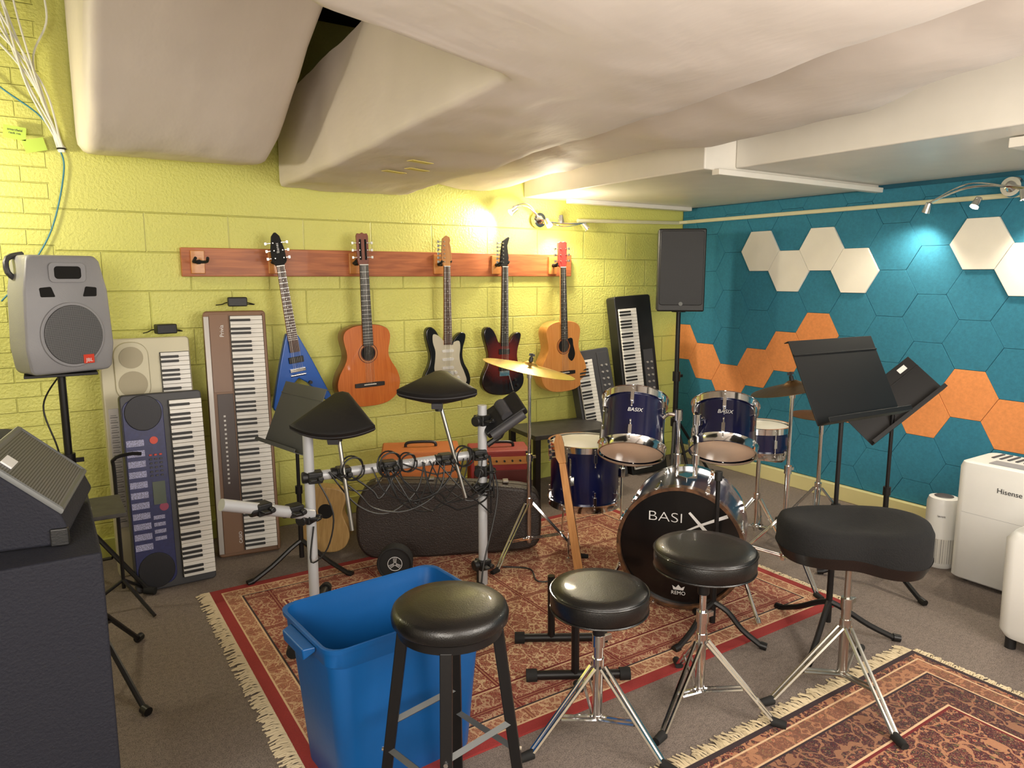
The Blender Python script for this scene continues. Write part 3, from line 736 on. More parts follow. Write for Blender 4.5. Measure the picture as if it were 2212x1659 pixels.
pA=Vector((-.03,.035,0)); pB=Vector((.035,-.02,0))
G().box(tuple(top),(.07,.07,.02)).cyl(top+pA,top+pA+Vector((0,0,.32)),.011).cyl(top+pB,top+pB+Vector((0,0,.30)),.011).cyl(top+pA+Vector((0,0,.06)),top+pA+Vector((0,0,.11)),.018).cyl(top+pB+Vector((0,0,.06)),top+pB+Vector((0,0,.11)),.018).obj('tom_mount',t,'chrome',bevel=.002)
for k,(a,b,rad) in enumerate(((Vector((2.27,2.46,.68)),Vector((2.385,2.565,.905)),.146),(Vector((2.64,2.235,.685)),Vector((2.745,2.32,.875)),.146))):
    o=Vector((2.33,2.19,0)); ax=(b-a); dep=ax.length*.93
    sh=shell('tom',t,rad,dep,'drumblue',frame((a+b)/2-o,ax.normalized()))
    drum_parts(sh,rad,dep,'headwhite','headamber',6)
    pt=top+(pA+Vector((0,0,.29)) if k==0 else pB+Vector((0,0,.27)))
    c=(a+b)/2-o
    d=(c-pt); d.normalize()
    G().tube([pt,pt+d*.05+Vector((0,0,.02)),c-d*(rad-.01)],.010,10,3).cyl(pt-Vector((0,0,.02)),pt+Vector((0,0,.03)),.019).obj('tom_arm',t,'chrome')
    vd=Vector((-(a.x+b.x)/2,-(a.y+b.y)/2,0)).normalized(); vd=(vd-ax.normalized()*vd.dot(ax.normalized())).normalized()
    xx=ax.normalized().cross(vd).normalized()
    Ml=Matrix((xx,ax.normalized(),vd)).transposed().to_4x4(); Ml.translation=c+vd*(rad+.0015)+ax.normalized()*.02
    text('BASIX',.026,t,'lettw',Ml,name='logo_lettering',shear=.2)
t=thing('bass_drum_pedal','black and chrome bass drum pedal behind the drum','drum pedal',(2.80,2.52,0),(0,0,R(-55)))
G().box((0,.12,.012),(.11,.30,.012)).obj('base_plate',t,'blackm',bevel=.003)
G().box((0,.1,.07),(.07,.26,.01),Matrix.Rotation(R(14),4,'X')).obj('foot_board',t,'steel',bevel=.003)
G().cyl((-.05,-.01,.01),(-.05,-.01,.22),.01).cyl((.05,-.01,.01),(.05,-.01,.22),.01).cyl((-.06,-.01,.21),(.06,-.01,.21),.008).obj('pedal_frame',t,'chrome')
G().cyl((0,-.01,.21),(0,.06,.34),.005).cyl((-.02,.06,.35),(.02,.06,.35),.025).obj('beater',t,'blackm')

t=thing('floor_tom','dark blue floor tom with chrome legs on the rug','floor tom',(2.43,3.0,0))
sh=shell('drum_shell',t,.185,.32,'drumblue',T((0,0,.445)))
drum_parts(sh,.185,.32,'headwhite','headamber',8)
for a in (-150,-35,85):
    c,s=math.cos(R(a)),math.sin(R(a)); r=.205
    G().tube([(c*r,s*r,.56),(c*r,s*r,.18),(c*(r+.015),s*(r+.015),.1),(c*(r+.02),s*(r+.02),.02)],.006,8).cyl((c*(r+.02),s*(r+.02),0),(c*(r+.02),s*(r+.02),.03),.013).obj('leg',t,'chrome')
    G().box((c*(r-.003),s*(r-.003),.44),(.03,.03,.05)).obj('leg_bracket',t,'chrome',bevel=.004)
t=thing('snare_drum','small blue snare drum with chrome hoops on stand','snare drum',(3.33,2.56,0))
sh=shell('drum_shell',t,.15,.14,'drumblue',T((0,0,.60)))
drum_parts(sh,.15,.14,'headwhite','headwhite',8,False)
tripod(t,(0,0),.22,.25,(30,150,270),'chrome'); G().cyl((0,0,.06),(0,0,.5),.012).obj('pole',t,'chrome')
g=G()
for a in (30,150,270):
    c,s=math.cos(R(a)),math.sin(R(a)); g.tube([(0,0,.48),(c*.15,s*.15,.50),(c*.17,s*.17,.56)],.007,8,3)
g.obj('basket_arm',t,'chrome')

# ---------------------------------------------------------------- drum thrones and stool
def throne(loc,h,r,angs,label,saddle=False,spread=.27):
    t=thing('drum_throne',label,'drum throne',(loc[0],loc[1],0))
    if not saddle:
        pr=[(.001,h-.078),(r*.93,h-.078),(r*.99,h-.068),(r,h-.04),(r*.99,h-.012),(r*.95,h-.001),(r*.7,h+.003),(.001,h+.004)]
        G().lathe(pr,56,caps=(False,False)).obj('seat',t,'vinyl',sharp=60)
        G().tube([(r*.995*math.cos(R(9*k)),r*.995*math.sin(R(9*k)),h-.012) for k in range(40)],.0035,6,loop=True).obj('seat_piping',t,'vinyl')
        G().tube([(r*.985*math.cos(R(9*k)),r*.985*math.sin(R(9*k)),h-.07) for k in range(40)],.0035,6,loop=True).obj('seat_piping',t,'vinyl')
    else:
        rs=[]
        n=96
        for z,s in ((-.115,.78),(-.108,.92),(-.07,1.0),(-.035,1.0),(-.012,.96),(.0,.87),(.002,.7),(-.004,.5),(-.010,.2),(-.012,.01)):
            ring_=[]
            for k in range(n):
                a=2*math.pi*k/n
                rr=r*(1+.05*math.cos(2*a)-.24*max(0,math.cos(a-R(262)))**5+.10*max(0,math.cos(a-R(222)))**6+.10*max(0,math.cos(a-R(305)))**6)
                x=rr*math.cos(a)*s; y=rr*math.sin(a)*s*.84
                ring_.append((x,y,h+z+(.03*(abs(x)/r)**2 if z>-.05 else 0)-(.035*max(0,math.cos(a-R(305)))**3 if z<-.05 else 0)+(.012*max(0,math.sin(a))*s if z>-.05 else 0)))
            rs.append(ring_)
        G().rings(rs).obj('seat',t,'velvet',sharp=70,Mx=Matrix.Rotation(R(-33),4,'Z'))
        G().rings([[(p[0]*1.012,p[1]*1.012,p[2]-.004) for p in rs[1]],[(p[0]*1.008,p[1]*1.008,p[2]) for p in rs[2]]],caps=(False,False)).obj('seat_band',t,'vinyl',Mx=Matrix.Rotation(R(-33),4,'Z'))
    G().box((0,0,h-(.086 if not saddle else .128)),(.12,.10,.014)).cyl((0,0,h-.17),(0,0,h-.08),.02).obj('seat_plate',t,'blackm',bevel=.003)
    G().cyl((0,0,.16),(0,0,h-.09),.0115).cyl((0,0,.06),(0,0,.34),.0165).cyl((0,0,.32),(0,0,.36),.021).box((.03,0,.34),(.04,.012,.018)).obj('pole',t,'chrome' if not saddle else 'steel',bevel=.001)
    tripod(t,(0,0),spread,.25,angs,'chrome' if not saddle else 'steel',.011,.018,z_low=.07)
    return t
throne((1.425,1.675),.522,.158,(175,285,65),'low round black vinyl drum throne with chrome tripod')
throne((1.83,1.605),.592,.172,(195,300,60),'round black vinyl drum throne with tall chrome tripod')
throne((2.345,1.395),.638,.245,(165,245,20),'wide saddle-shaped black velour drum throne on steel tripod',True,.33)
t=thing('bar_stool','round black padded stool with four black legs','stool',(.85,1.605,0),(0,0,R(12)))
h=.645; r=.155
G().lathe([(.001,h-.05),(r*.95,h-.05),(r,h-.042),(r*1.01,h-.025),(r*.98,h-.01),(r*.92,h-.002),(r*.6,h+.003),(.001,h+.005)],56,caps=(False,False)).obj('seat',t,'vinyl',sharp=60)
G().lathe([(.001,h-.075),(r*.9,h-.075),(r*.9,h-.05),(.001,h-.05)],48).obj('seat_base',t,'blackm')
for q in range(4):
    a=R(45+90*q); c,s=math.cos(a),math.sin(a)
    def sq(cx,cy,z,w): return [(cx+w*math.cos(a+R(45+90*j)),cy+w*math.sin(a+R(45+90*j)),z) for j in range(4)]
    G().rings([sq(c*.2,s*.2,0,.02),sq(c*.125,s*.125,h-.07,.022)]).obj('leg',t,'blackm',bevel=.003)
for q in range(4):
    a=R(45+90*q); b=R(135+90*q); z=.22 if q%2 else .30; rr=.2-.075*z/(h-.07)
    G().tube([(math.cos(a)*rr,math.sin(a)*rr,z),(math.cos(b)*rr,math.sin(b)*rr,z)],.011,4).obj('stretcher',t,'mgrey')
    G().cyl((math.cos(a)*(rr+.014),math.sin(a)*(rr+.014),z),(math.cos(a)*(rr+.02),math.sin(a)*(rr+.02),z),.006,n=10).obj('bolt',t,'chrome')

# ---------------------------------------------------------------- blue bin
t=thing('storage_tote','open bright blue plastic recycling tote on rug','plastic tote',(.83,1.985,0),(0,0,R(5)))
W,D,H=.55,.37,.50
def rr_(w,d,z,r=.05): return [(p[0],p[1],z) for p in rrect(w,d,r,6)]
rs=[rr_(W*.80,D*.78,0),rr_(W*.81,D*.79,.01),rr_(W*.93,D*.92,H-.07),rr_(W*.93,D*.92,H-.068),rr_(W*.965,D*.95,H-.06),rr_(W*.97,D*.955,H-.015),rr_(W*1.0,D*1.0,H-.015),rr_(W*1.005,D*1.005,H-.002),rr_(W*.99,D*.99,H),rr_(W*.96,D*.95,H-.004),rr_(W*.95,D*.935,H-.03),rr_(W*.91,D*.90,H-.07),rr_(W*.79,D*.77,.012)]
G().rings(rs).obj('tote_body',t,'bin',sharp=50)
for s in(-1,1):
    G().rings([[(s*W*.49,-.09,H-.02),(s*W*.49,.09,H-.02),(s*(W*.5+.03),.075,H-.025),(s*(W*.5+.03),-.075,H-.025)],[(s*W*.49,-.09,H-.035),(s*W*.49,.09,H-.035),(s*(W*.5+.026),.075,H-.06),(s*(W*.5+.026),-.075,H-.06)]]).obj('handle',t,'bin',bevel=.005)

# ---------------------------------------------------------------- electronic drum rack
t=thing('electronic_drum_rack','grey tube electronic drum rack with black pads and cables','electronic drum rack',(0,0,0))
def rp(a,b,name='rack_tube',m='rackgrey',r=.0215): return G().cyl(a,b,r,n=24).obj(name,t,m)
rp((.90,2.95,.04),(.90,2.95,.87)); rp((1.68,2.83,.04),(1.68,2.83,.91))
rp((.90,2.95,.66),(1.68,2.83,.68)); rp((.52,2.82,.64),(.90,2.93,.50),r=.024)
def foot(a,b):
    a=Vector(a);b=Vector(b)
    G().cyl(a,b,.0215,n=20).obj('floor_tube',t,'black')
    for p,q in((a,b),(b,a)):
        d=(p-q).normalized(); G().cyl(p-d*.01,p+d*.03,.03,.024,n=16).obj('rubber_foot',t,'rubber')
foot((.74,2.72,.032),(1.03,3.20,.032)); foot((1.40,2.38,.032),(1.78,3.02,.032))
def clamp(p,s=.05,rot=0):
    M=T(p)@Matrix.Rotation(R(rot),4,'Z')
    G().box((0,0,0),(s*1.35,s*1.35,s*1.1)).cyl((s*.4,-s*.8,0),(s*.4,-s*1.3,0),.012).cyl((-s*1.2,0,0),(-s*.5,0,0),s*.55).box((-s*.3,-s*1.0,.0),(.03,.05,.012)).obj('clamp',t,'black',bevel=.008,Mx=M)
for p,r_ in (((.92,2.94,.66),-10),((.82,2.91,.54),10),((.88,2.94,.49),40),((1.66,2.83,.68),-10),((1.68,2.83,.84),20),((1.68,2.83,.60),40),((1.68,2.83,.52),0),((1.04,2.925,.665),-8),((1.50,2.855,.675),-8),((1.24,2.9,.67),-8),((.68,2.865,.585),15),((1.68,2.83,.14),0)): clamp(p,.045,r_)
def cympad(c,yaw,tilt,rod_to,k_=.95):
    M=T(c)@Matrix.Rotation(R(yaw),4,'Z')@Matrix.Rotation(R(tilt),4,'X')@Matrix.Diagonal((k_,k_,1,1))
    P=[]
    n=18
    for k in range(n+1):
        a=R(-38+76*k/n); P.append((.30*math.sin(a),.30*math.cos(a)-.17))
    P+= [(.03,-.165),(0,-.175),(-.03,-.165)]
    A=[(x,y,.004) for x,y in P]
    B=[(x*1.0,y,.026) for x,y in P]; C=[(x*.9,(y)*.9,.034) for x,y in P]; D_=[(x*.95,y*.95,-.008) for x,y in P]; E=[(x*.55,y*.55,-.038) for x,y in P]; F=[(x*.3,y*.3,-.055) for x,y in P]
    G().rings([F,E,D_,A,B,C]).obj('cymbal_pad',t,'black',Mx=M,sharp=40)
    G().rings([[(x*1.004,y*1.004,.006) for x,y in P],[(x*1.004,y*1.004,.011) for x,y in P]],caps=(False,False)).obj('pad_rim',t,'dgrey',Mx=M)
    b=Vector(c)+(M.to_3x3()@Vector((0,0,-.05)))
    G().cyl(b,rod_to,.009).obj('pad_rod',t,'steel')
    G().cyl(b-Vector((0,0,.05)),b+Vector((0,0,.02)),.018).obj('rod_clamp',t,'black')
    G().box((0,.07,-.042),(.05,.06,.025)).obj('jack_housing',t,'dgrey',Mx=M,bevel=.003)
cympad((1.0,2.88,.905),147,-28,(1.04,2.84,.43)); cympad((1.46,2.84,1.0),147,-14,(1.56,2.78,.5))
M=T((1.77,2.80,.86))@Matrix.Rotation(R(-30),4,'Z')@Matrix.Rotation(R(-35),4,'Y')@Matrix.Rotation(R(40),4,'X')
G().box((0,0,0),(.22,.13,.045)).obj('sound_module',t,'black',bevel=.01,Mx=M)
G().cyl((-.09,-.07,0),(.09,-.07,0),.022).cyl((-.1,0,-.03),(.06,0,-.03),.03).cyl((.02,-.05,.03),(.02,.04,.03),.028).obj('module_mount',t,'dgrey',Mx=M)
G().tube([(1.70,2.82,.72),(1.76,2.8,.76),(1.78,2.78,.82)],.014,8).obj('module_arm',t,'black')
random.seed(11)
yb=lambda x: 2.95-.154*(x-.9)
ru=random.uniform
for i in range(17):
    x0=ru(.95,1.5); x=x0; z=.68; pts=[(x,yb(x)-.03,z)]; low=ru(.03,.20) if i%3 else ru(.15,.26)
    nst=random.randint(3,5)
    for k in range(nst):
        x=min(x+ru(.02,.14),1.70); z=.665-low*math.sin(math.pi*(k+1)/(nst+1))+ru(-.02,.02); pts.append((x,yb(x)-.035-ru(0,.03),z))
    x=min(x+ru(.02,.08),1.7); pts.append((x,yb(x)-.03,.675))
    G().tube(pts,ru(.003,.0045),6,6).obj('cable',t,'black')
for x0,rr in ((1.06,.05),(1.22,.055),(1.30,.04),(1.56,.045)):
    G().tube([(x0+rr*math.cos(a*.8)*(1+.1*math.sin(a)),2.90-.154*(x0-.9)-.02*math.sin(a*.5),.69+rr*math.sin(a*.8)) for a in range(0,17)],.0038,6,3).obj('cable',t,'black')
G().tube([(.92,2.93,.66),(.98,2.90,.5),(.95,2.90,.35),(.88,2.91,.30),(.90,2.92,.45)],.0038,6,5).obj('cable',t,'black')
G().tube([(1.68,2.8,.7),(1.72,2.76,.5),(1.62,2.72,.2),(1.5,2.6,.03),(1.3,2.55,.015),(1.2,2.7,.015)],.004,6,6).obj('cable',t,'black')
text('YAMAHA',.030,t,'lettw',T((1.38,2.852,.676))@Matrix.Rotation(R(-8.7),4,'Z')@FACE)

t=thing('kick_pad','round black electronic kick pad with white tuning-fork emblem','drum pad',(1.37,3.16,.0),(0,0,R(-30)))
G().cyl((0,.0,.095),(0,.06,.095),.085,n=40).tube([(.082*math.cos(R(12*k)),-.003,.095+.082*math.sin(R(12*k))) for k in range(30)],.007,8,loop=True).obj('pad_body',t,'rubber')
g=G()
g.tube([(.035*math.cos(R(15*k)),-.002,.095+.035*math.sin(R(15*k))) for k in range(24)],.0015,5,loop=True)
for k in range(3):
    a=R(90+120*k)
    for o_ in (-.3,0,.3): g.cyl((.006*math.cos(a+o_*3),-.003,.095+.006*math.sin(a+o_*3)),(.031*math.cos(a+o_*.8),-.003,.095+.031*math.sin(a+o_*.8)),.0012,n=6)
g.obj('emblem',t,'lettw')
G().box((0,.05,.01),(.12,.14,.018)).obj('pad_base',t,'black',bevel=.004)

# ---------------------------------------------------------------- guitar case, amps, bench
t=thing('guitar_case','dark brown hard guitar case standing on its edge','guitar case',(1.79,3.36,.0),(0,0,R(-29)))
P=[(-.50,.19),(-.49,.08),(-.43,.01),(-.3,0),(-.12,.0),(.03,.01),(.14,.015),(.28,.02),(.46,.05),(.49,.2),(.46,.35),(.28,.39),(.14,.40),(.03,.405),(-.12,.415),(-.3,.42),(-.43,.405),(-.49,.31)]
P=[(p.x,p.y) for p in cat([(a,b,0) for a,b in P],4,True)]
G().prism([(p[0],max(0,p[1])) for p in P],-.085,.065).obj('case_shell',t,'casem',bevel=.02,seg=3,sharp=60)
G().rings([[(p[0]*1.006,y,max(0.002,p[1]*1.01)) for p in P] for y in (-.012,-.002)],caps=(False,False)).obj('case_trim',t,'mgrey')
lt=None
for x,z in ((-.38,.415),(-.1,.423),(.3,.40)):
    M=T((x,-.008,z))
    if lt is None: lt=G().box((0,0,0),(.03,.05,.012)).obj('latch',t,'steel',bevel=.002,Mx=M)
    else: dup(lt,t,M)
def amp(label,loc,rz,w,d,h,m,gm,panel):
    t=thing('guitar_amplifier',label,'amplifier',loc,(0,0,R(rz)))
    G().box((0,0,h/2),(w,d,h)).obj('cabinet',t,m,bevel=.012,seg=3)
    G().box((0,-d/2-.002,h*.42),(w*.88,.008,h*.68)).obj('grille_cloth',t,gm,bevel=.003)
    G().box((0,-d/2+.02,h*.88),(w*.88,.05,h*.10)).obj('top_strip',t,panel,bevel=.003)
    kn=None
    for i in range(6):
        M=T((-w*.33+i*w*.13,-d/2-.005,h*.88))
        if kn is None: kn=G().cyl((0,0,0),(0,-.014,0),.006,n=12).obj('control_knob',t,'black',Mx=M)
        else: dup(kn,t,M)
    G().tube([(-.09,0,h),(-.085,0,h+.02),(-.05,0,h+.028),(.05,0,h+.028),(.085,0,h+.02),(.09,0,h)],.009,8,3).obj('carry_handle',t,'black')
    for sx in(-1,1):
        for z in(.02,h-.02): G().box((sx*(w/2-.015),-d/2+.015,z),(.034,.034,.034)).obj('corner_guard',t,'black' if m!='orange' else 'orange',bevel=.005)
amp('orange guitar amplifier standing behind the guitar case',(1.85,3.84,0),-25,.46,.27,.49,'orange','orange','orange')
amp('red guitar amplifier with gold trim and handle',(2.26,3.62,0),-25,.36,.24,.48,'red','grillered','oak')
t=thing('low_bench','low scuffed black rectangular side table','side table',(3.02,3.99,0),(0,0,R(-6)))
G().box((0,0,.44),(.66,.42,.03)).obj('tabletop',t,'stoneslate',bevel=.003)
for x in(-.30,.30):
    for y in(-.18,.18): G().box((x,y,.2125),(.04,.04,.425)).obj('leg',t,'blackm',bevel=.003)
t=thing('bass_guitar','maple-neck bass guitar leaning beside the floor tom','bass guitar')
t.matrix_basis=T((2.19,2.74,.02))@Matrix.Rotation(R(-50),4,'Z')@Matrix.Rotation(R(-11),4,'Y')@Matrix.Rotation(R(-6),4,'X')
G().rings([[(-.024,0,.0),(.024,0,.0),(.018,.022,0),(-.018,.022,0)],[(-.018,0,.55),(.018,0,.55),(.014,.018,.55),(-.014,.018,.55)]]).obj('neck',t,'maple',bevel=.003)
G().prism([(-.018,.55),(-.030,.58),(-.028,.66),(-.01,.70),(.016,.69),(.022,.65),(.02,.6),(.018,.55)],.004,.018).obj('headstock',t,'maple',bevel=.002)
G().box((0,.023,.27),(.036,.005,.54)).obj('fingerboard',t,'fret')
for i in range(4):
    G().cyl((-.03,.01,.585+i*.028),(-.05,.01,.585+i*.028),.004).box((-.055,.01,.585+i*.028),(.012,.006,.018)).obj('tuning_peg',t,'chrome')
t=thing('acoustic_guitar','pale wood acoustic guitar resting low behind the rack','guitar',(1.19,3.70,.0),(0,R(6),R(-30)))
o=half(AC,.27,.36,0.03)
G().prism(o,-.04,.05).obj('guitar_body',t,mat_wood('pale_yellow_wood',(150,118,70),(176,144,92),(20,20,2),.4,.1),bevel=.006,sharp=60)
g=G(); ring(g,0,.26,.04,.04,-.0425,-.04); g.obj('sound_hole',t,'dark')

# ---------------------------------------------------------------- speakers
def spk_stand(t,h,m,angs,r=.4,hub=.5):
    G().cyl((0,0,.12),(0,0,h*.6),.019).cyl((0,0,h*.55),(0,0,h),.0165).cyl((0,0,h*.6-.02),(0,0,h*.6+.05),.028).box((.035,0,h*.6+.015),(.05,.014,.02)).obj('pole',t,m)
    G().cyl((0,0,h-.01),(0,0,h),.05).obj('top_plate',t,m)
    for a in angs:
        c,s=math.cos(R(a)),math.sin(R(a))
        G().tube([(c*.03,s*.03,hub),(c*r,s*r,.02)],.011,8).tube([(c*.02,s*.02,.15),(c*r*.5,s*r*.5,hub*.5)],.008,6).obj('leg',t,m)
        G().cyl((c*(r-.02),s*(r-.02),.022),(c*(r+.03),s*(r+.03),.018),.018).obj('rubber_foot',t,'rubber')
    G().cyl((0,0,hub-.03),(0,0,hub+.03),.032).obj('collar',t,m)
    G().cyl((0,0,.13),(0,0,.17),.03).obj('collar',t,m)
t=thing('speaker_stand','black tripod speaker stand under grey loudspeaker','speaker stand',(.06,3.86,0))
spk_stand(t,1.06,'blackm',(-35,95,215),.33,.36)
G().box((0,0,1.065),(.28,.25,.012)).obj('platform',t,'blackm',bevel=.002)
t=thing('loudspeaker','grey moulded portable loudspeaker with round woofer on stand','speaker',(.06,3.86,1.075),(0,0,R(22)))
def sec(z,w,dfr,dbk,wb): return [(-w,-dfr,z),(-w*.8,-dfr-.012,z),(w*.8,-dfr-.012,z),(w,-dfr,z),(w,dfr*.2,z),(wb,dbk,z),(-wb,dbk,z),(-w,dfr*.2,z)]
G().rings([sec(0,.155,.12,.10,.10),sec(.02,.17,.13,.15,.11),sec(.12,.182,.135,.19,.11),sec(.36,.172,.135,.17,.10),sec(.49,.15,.125,.10,.09),sec(.515,.135,.11,.07,.08)]).obj('speaker_cabinet',t,'grey',bevel=.012,seg=3,sharp=40)
g=G(); ring(g,0,.17,.132,.142,-.158,-.14,48); g.obj('woofer_ring',t,'grey',bevel=.004)
g=G(); ring(g,0,.17,.120,.130,-.166,-.15,48); g.obj('woofer_grille',t,'grilleg',bevel=.003)
G().prism([(p[0],p[1]+.44) for p in rrect(.15,.085,.02)],-.152,-.14).m(1).prism([(p[0],p[1]+.44) for p in rrect(.11,.055,.015)],-.1535,-.14).obj('horn',t,['grey','dark'],bevel=.002)
for s in(-1,1):
    G().prism([(s*.055,.335),(s*.115,.335),(s*.118,.375),(s*.07,.38)],-.152,-.14).obj('bass_port',t,'dark',bevel=.006)
G().box((0.05,-.168,.06),(.045,.006,.04)).obj('brand_badge',t,'lettred',bevel=.002)
text('JBL',.022,t,'lettw',T((.05,-.172,.055))@FACE)
G().tube([(-.13,.0,.40),(-.18,-.02,.44),(-.17,.0,.5),(-.1,.03,.52)],.012,8,3).obj('carry_handle',t,'dgrey')
t=thing('speaker_stand','black tripod stand under black loudspeaker in the corner','speaker stand',(3.92,3.78,0))
spk_stand(t,1.25,'blackm',(-20,250,220),.30,.42)
t=thing('loudspeaker','tall black powered loudspeaker on pole in the corner','speaker',(3.92,3.78,1.25),(0,0,R(-42)))
G().rings([[(-.165,-.15,0),(.165,-.15,0),(.165,.02,0),(.10,.15,0),(-.10,.15,0),(-.165,.02,0)],[(-.165,-.15,.58),(.165,-.15,.58),(.165,.02,.58),(.10,.15,.58),(-.10,.15,.58),(-.165,.02,.58)]]).obj('speaker_cabinet',t,'black',bevel=.012,seg=3)
G().prism([(p[0],p[1]+.305) for p in rrect(.30,.52,.02)],-.158,-.14).obj('front_grille',t,'grillek',bevel=.004)
g=G(); ring(g,0,.055,.014,.014,-.161,-.157,20); g.obj('badge',t,'mgrey')

# ---------------------------------------------------------------- music stands
def basket_tripod(t,h,angs,m='blackm',r=.27):
    G().cyl((0,0,.07),(0,0,h*.55),.0125).cyl((0,0,h*.5),(0,0,h),.009).cyl((0,0,h*.55-.02),(0,0,h*.55+.02),.018).obj('pole',t,m)
    for a in angs:
        c,s=math.cos(R(a)),math.sin(R(a))
        G().tube([(0,0,.16),(c*.06,s*.06,.13),(c*r*.6,s*r*.6,.065),(c*r,s*r,.013)],.012,8,3).cyl((c*r*.97,s*r*.97,.016),(c*(r+.02),s*(r+.02),.012),.016).obj('leg',t,m)
def music_stand(label,base,h,dm,angs,w=.50,hh=.34,m='blackm',paper=False):
    t=thing('music_stand',label,'music stand',(base[0],base[1],0))
    basket_tripod(t,h,angs)
    g=G().box((0,0,0),(w,.004,hh)).box((0,-.028,-hh/2),(w,.056,.004)).box((0,-.056,-hh/2+.008),(w,.003,.018)).box((0,-.003,hh/2-.06),(w,.006,.006)).box((0,.01,hh/2-.001),(w,.02,.003))
    M=T(Vector(dm[0])-Vector((base[0],base[1],0)))@dm[1].to_4x4()
    g.obj('desk',t,m,bevel=.001,Mx=M)
    G().box((0,.015,-.02),(.06,.03,.1)).obj('desk_bracket',t,'blackm',bevel=.003,Mx=M)
    if paper: G().box((w/2-.07,-.005,hh/2-.03),(.045,.001,.024)).obj('paper_label',t,'white',Mx=M)
    return t
music_stand('black metal music stand with wide solid desk',(2.66,1.66),1.02,((2.685,1.67,1.095),Matrix.Rotation(R(-3),3,'Z')@Matrix.Rotation(R(-27),3,'X')),(200,320,80),.52,.345)
xa=Vector((.30,-.15,.26)).normalized(); ya0=Vector((-.13,.25,.14)); za=(ya0-xa*ya0.dot(xa)).normalized(); yy=za.cross(xa)
music_stand('black music stand with tilted desk and small label',(3.40,1.86),.84,((3.44,1.90,.90),Matrix((xa,yy,za)).transposed()),(250,10,130),.44,.22,paper=True)
music_stand('grey metal music stand turned edgewise near the keyboards',(1.03,3.56),.78,((1.02,3.54,.81),Matrix.Rotation(R(-78),3,'Z')@Matrix.Rotation(R(-24),3,'X')),(190,310,60),.40,.33,m='mgrey')
t=thing('microphone_stand','short black stand with curved tripod legs by drums','stand',(2.25,1.92,0))
basket_tripod(t,.70,(300,60,180),r=.20)
G().cyl((0,0,.68),(0,0,.72),.016).obj('stand_head',t,'black',bevel=.003)
t=thing('keyboard_stand','folding black metal stand with capped floor bars','keyboard stand',(0,0,0))
for a,b in (((1.55,2.32,.025),(1.84,2.14,.025)),((1.43,2.06,.025),(1.73,1.88,.025))):
    a=Vector(a);b=Vector(b); G().cyl(a,b,.017).obj('floor_bar',t,'blackm')
    d=(b-a).normalized()
    for p in(a,b): G().cyl(p-d*.02,p+d*.02,.024).obj('end_cap',t,'rubber')
for p in ((1.66,2.25),(1.57,1.976)): G().tube([(p[0],p[1],.03),(p[0]-.01,p[1]-.01,.30)],.015,8).obj('upright',t,'blackm')
G().tube([(1.65,2.24,.28),(1.56,1.966,.28)],.013,8).obj('cross_bar',t,'blackm')
t=thing('laptop_stand','black tripod platform stand beside the equipment case','stand',(.05,2.92,0))
G().box((.03,.0,.67),(.24,.26,.015)).obj('platform',t,'stoneslate',bevel=.003)
G().cyl((0,0,.22),(0,0,.67),.014).obj('pole',t,'blackm')
for a in (56,-64,180):
    c,s=math.cos(R(a)),math.sin(R(a)); G().tube([(0,0,.34),(c*.33,s*.33,.015)],.010,8).tube([(0,0,.22),(c*.16,s*.16,.18)],.007,6).cyl((c*.32,s*.32,.018),(c*.35,s*.35,.015),.016).obj('leg',t,'blackm')
t=thing('guitar_stand','thin black hooked guitar stand beside the keyboards','guitar stand',(.22,3.56,0))
G().tube([(0,0,.1),(0,0,.62),(0,-.01,.70),(.06,-.02,.72),(.11,-.02,.715)],.008,8,4).obj('neck_hook',t,'blackm')
for a in (-60,60,180): 
    c,s=math.cos(R(a)),math.sin(R(a)); G().tube([(0,0,.14),(c*.2,s*.2,.012)],.008,8).obj('leg',t,'blackm')

# ---------------------------------------------------------------- left case and amp
t=thing('equipment_case','large navy-black tolex covered equipment cabinet','cabinet',(-.27,1.98,0))
G().box((0,0,.46),(.68,.56,.92)).obj('cabinet_body',t,'navybox',bevel=.006,seg=2)
for z in(.03,.88):
    G().cyl((.341,.2,z),(.344,.2,z),.008,n=12).obj('rivet',t,'steel')
t=thing('keyboard_amplifier','slanted grey-black amplifier with perforated metal grille','amplifier',(-.17,2.02,.922),(0,0,R(-10)))
prof=[(-.25,0),(.20,0),(.225,.03),(.21,.07),(.07,.20),(.02,.205),(-.25,.15)]
G().prism(prof,-.20,.16).obj('amp_cabinet',t,'navybox',bevel=.008,seg=2)
d=Vector((.14,0,-.13)).normalized()
nn=Vector((0,1,0)).cross(-d)
Mg=Matrix((Vector((0,1,0)),(-d),nn)).transposed().to_4x4(); Mg.translation=Vector((.14,-.02,.135))+nn*.003
G().box((0,0,0),(.33,.175,.012)).obj('metal_grille',t,'grilles',bevel=.003,Mx=Mg)
G().tube([(.17,.09,.0),(-.17,.09,.0),(-.17,-.09,.0),(.17,-.09,.0)],.009,8,loop=True).obj('grille_frame',t,'mgrey',Mx=Mg)
G().box((-.10,.05,.008),(.06,.026,.004)).obj('badge',t,'lettw',bevel=.001,Mx=Mg)
for x_ in (.205,-.235):
    G().box((x_,-.195,.02),(.035,.02,.04)).obj('corner_guard',t,'black',bevel=.004)

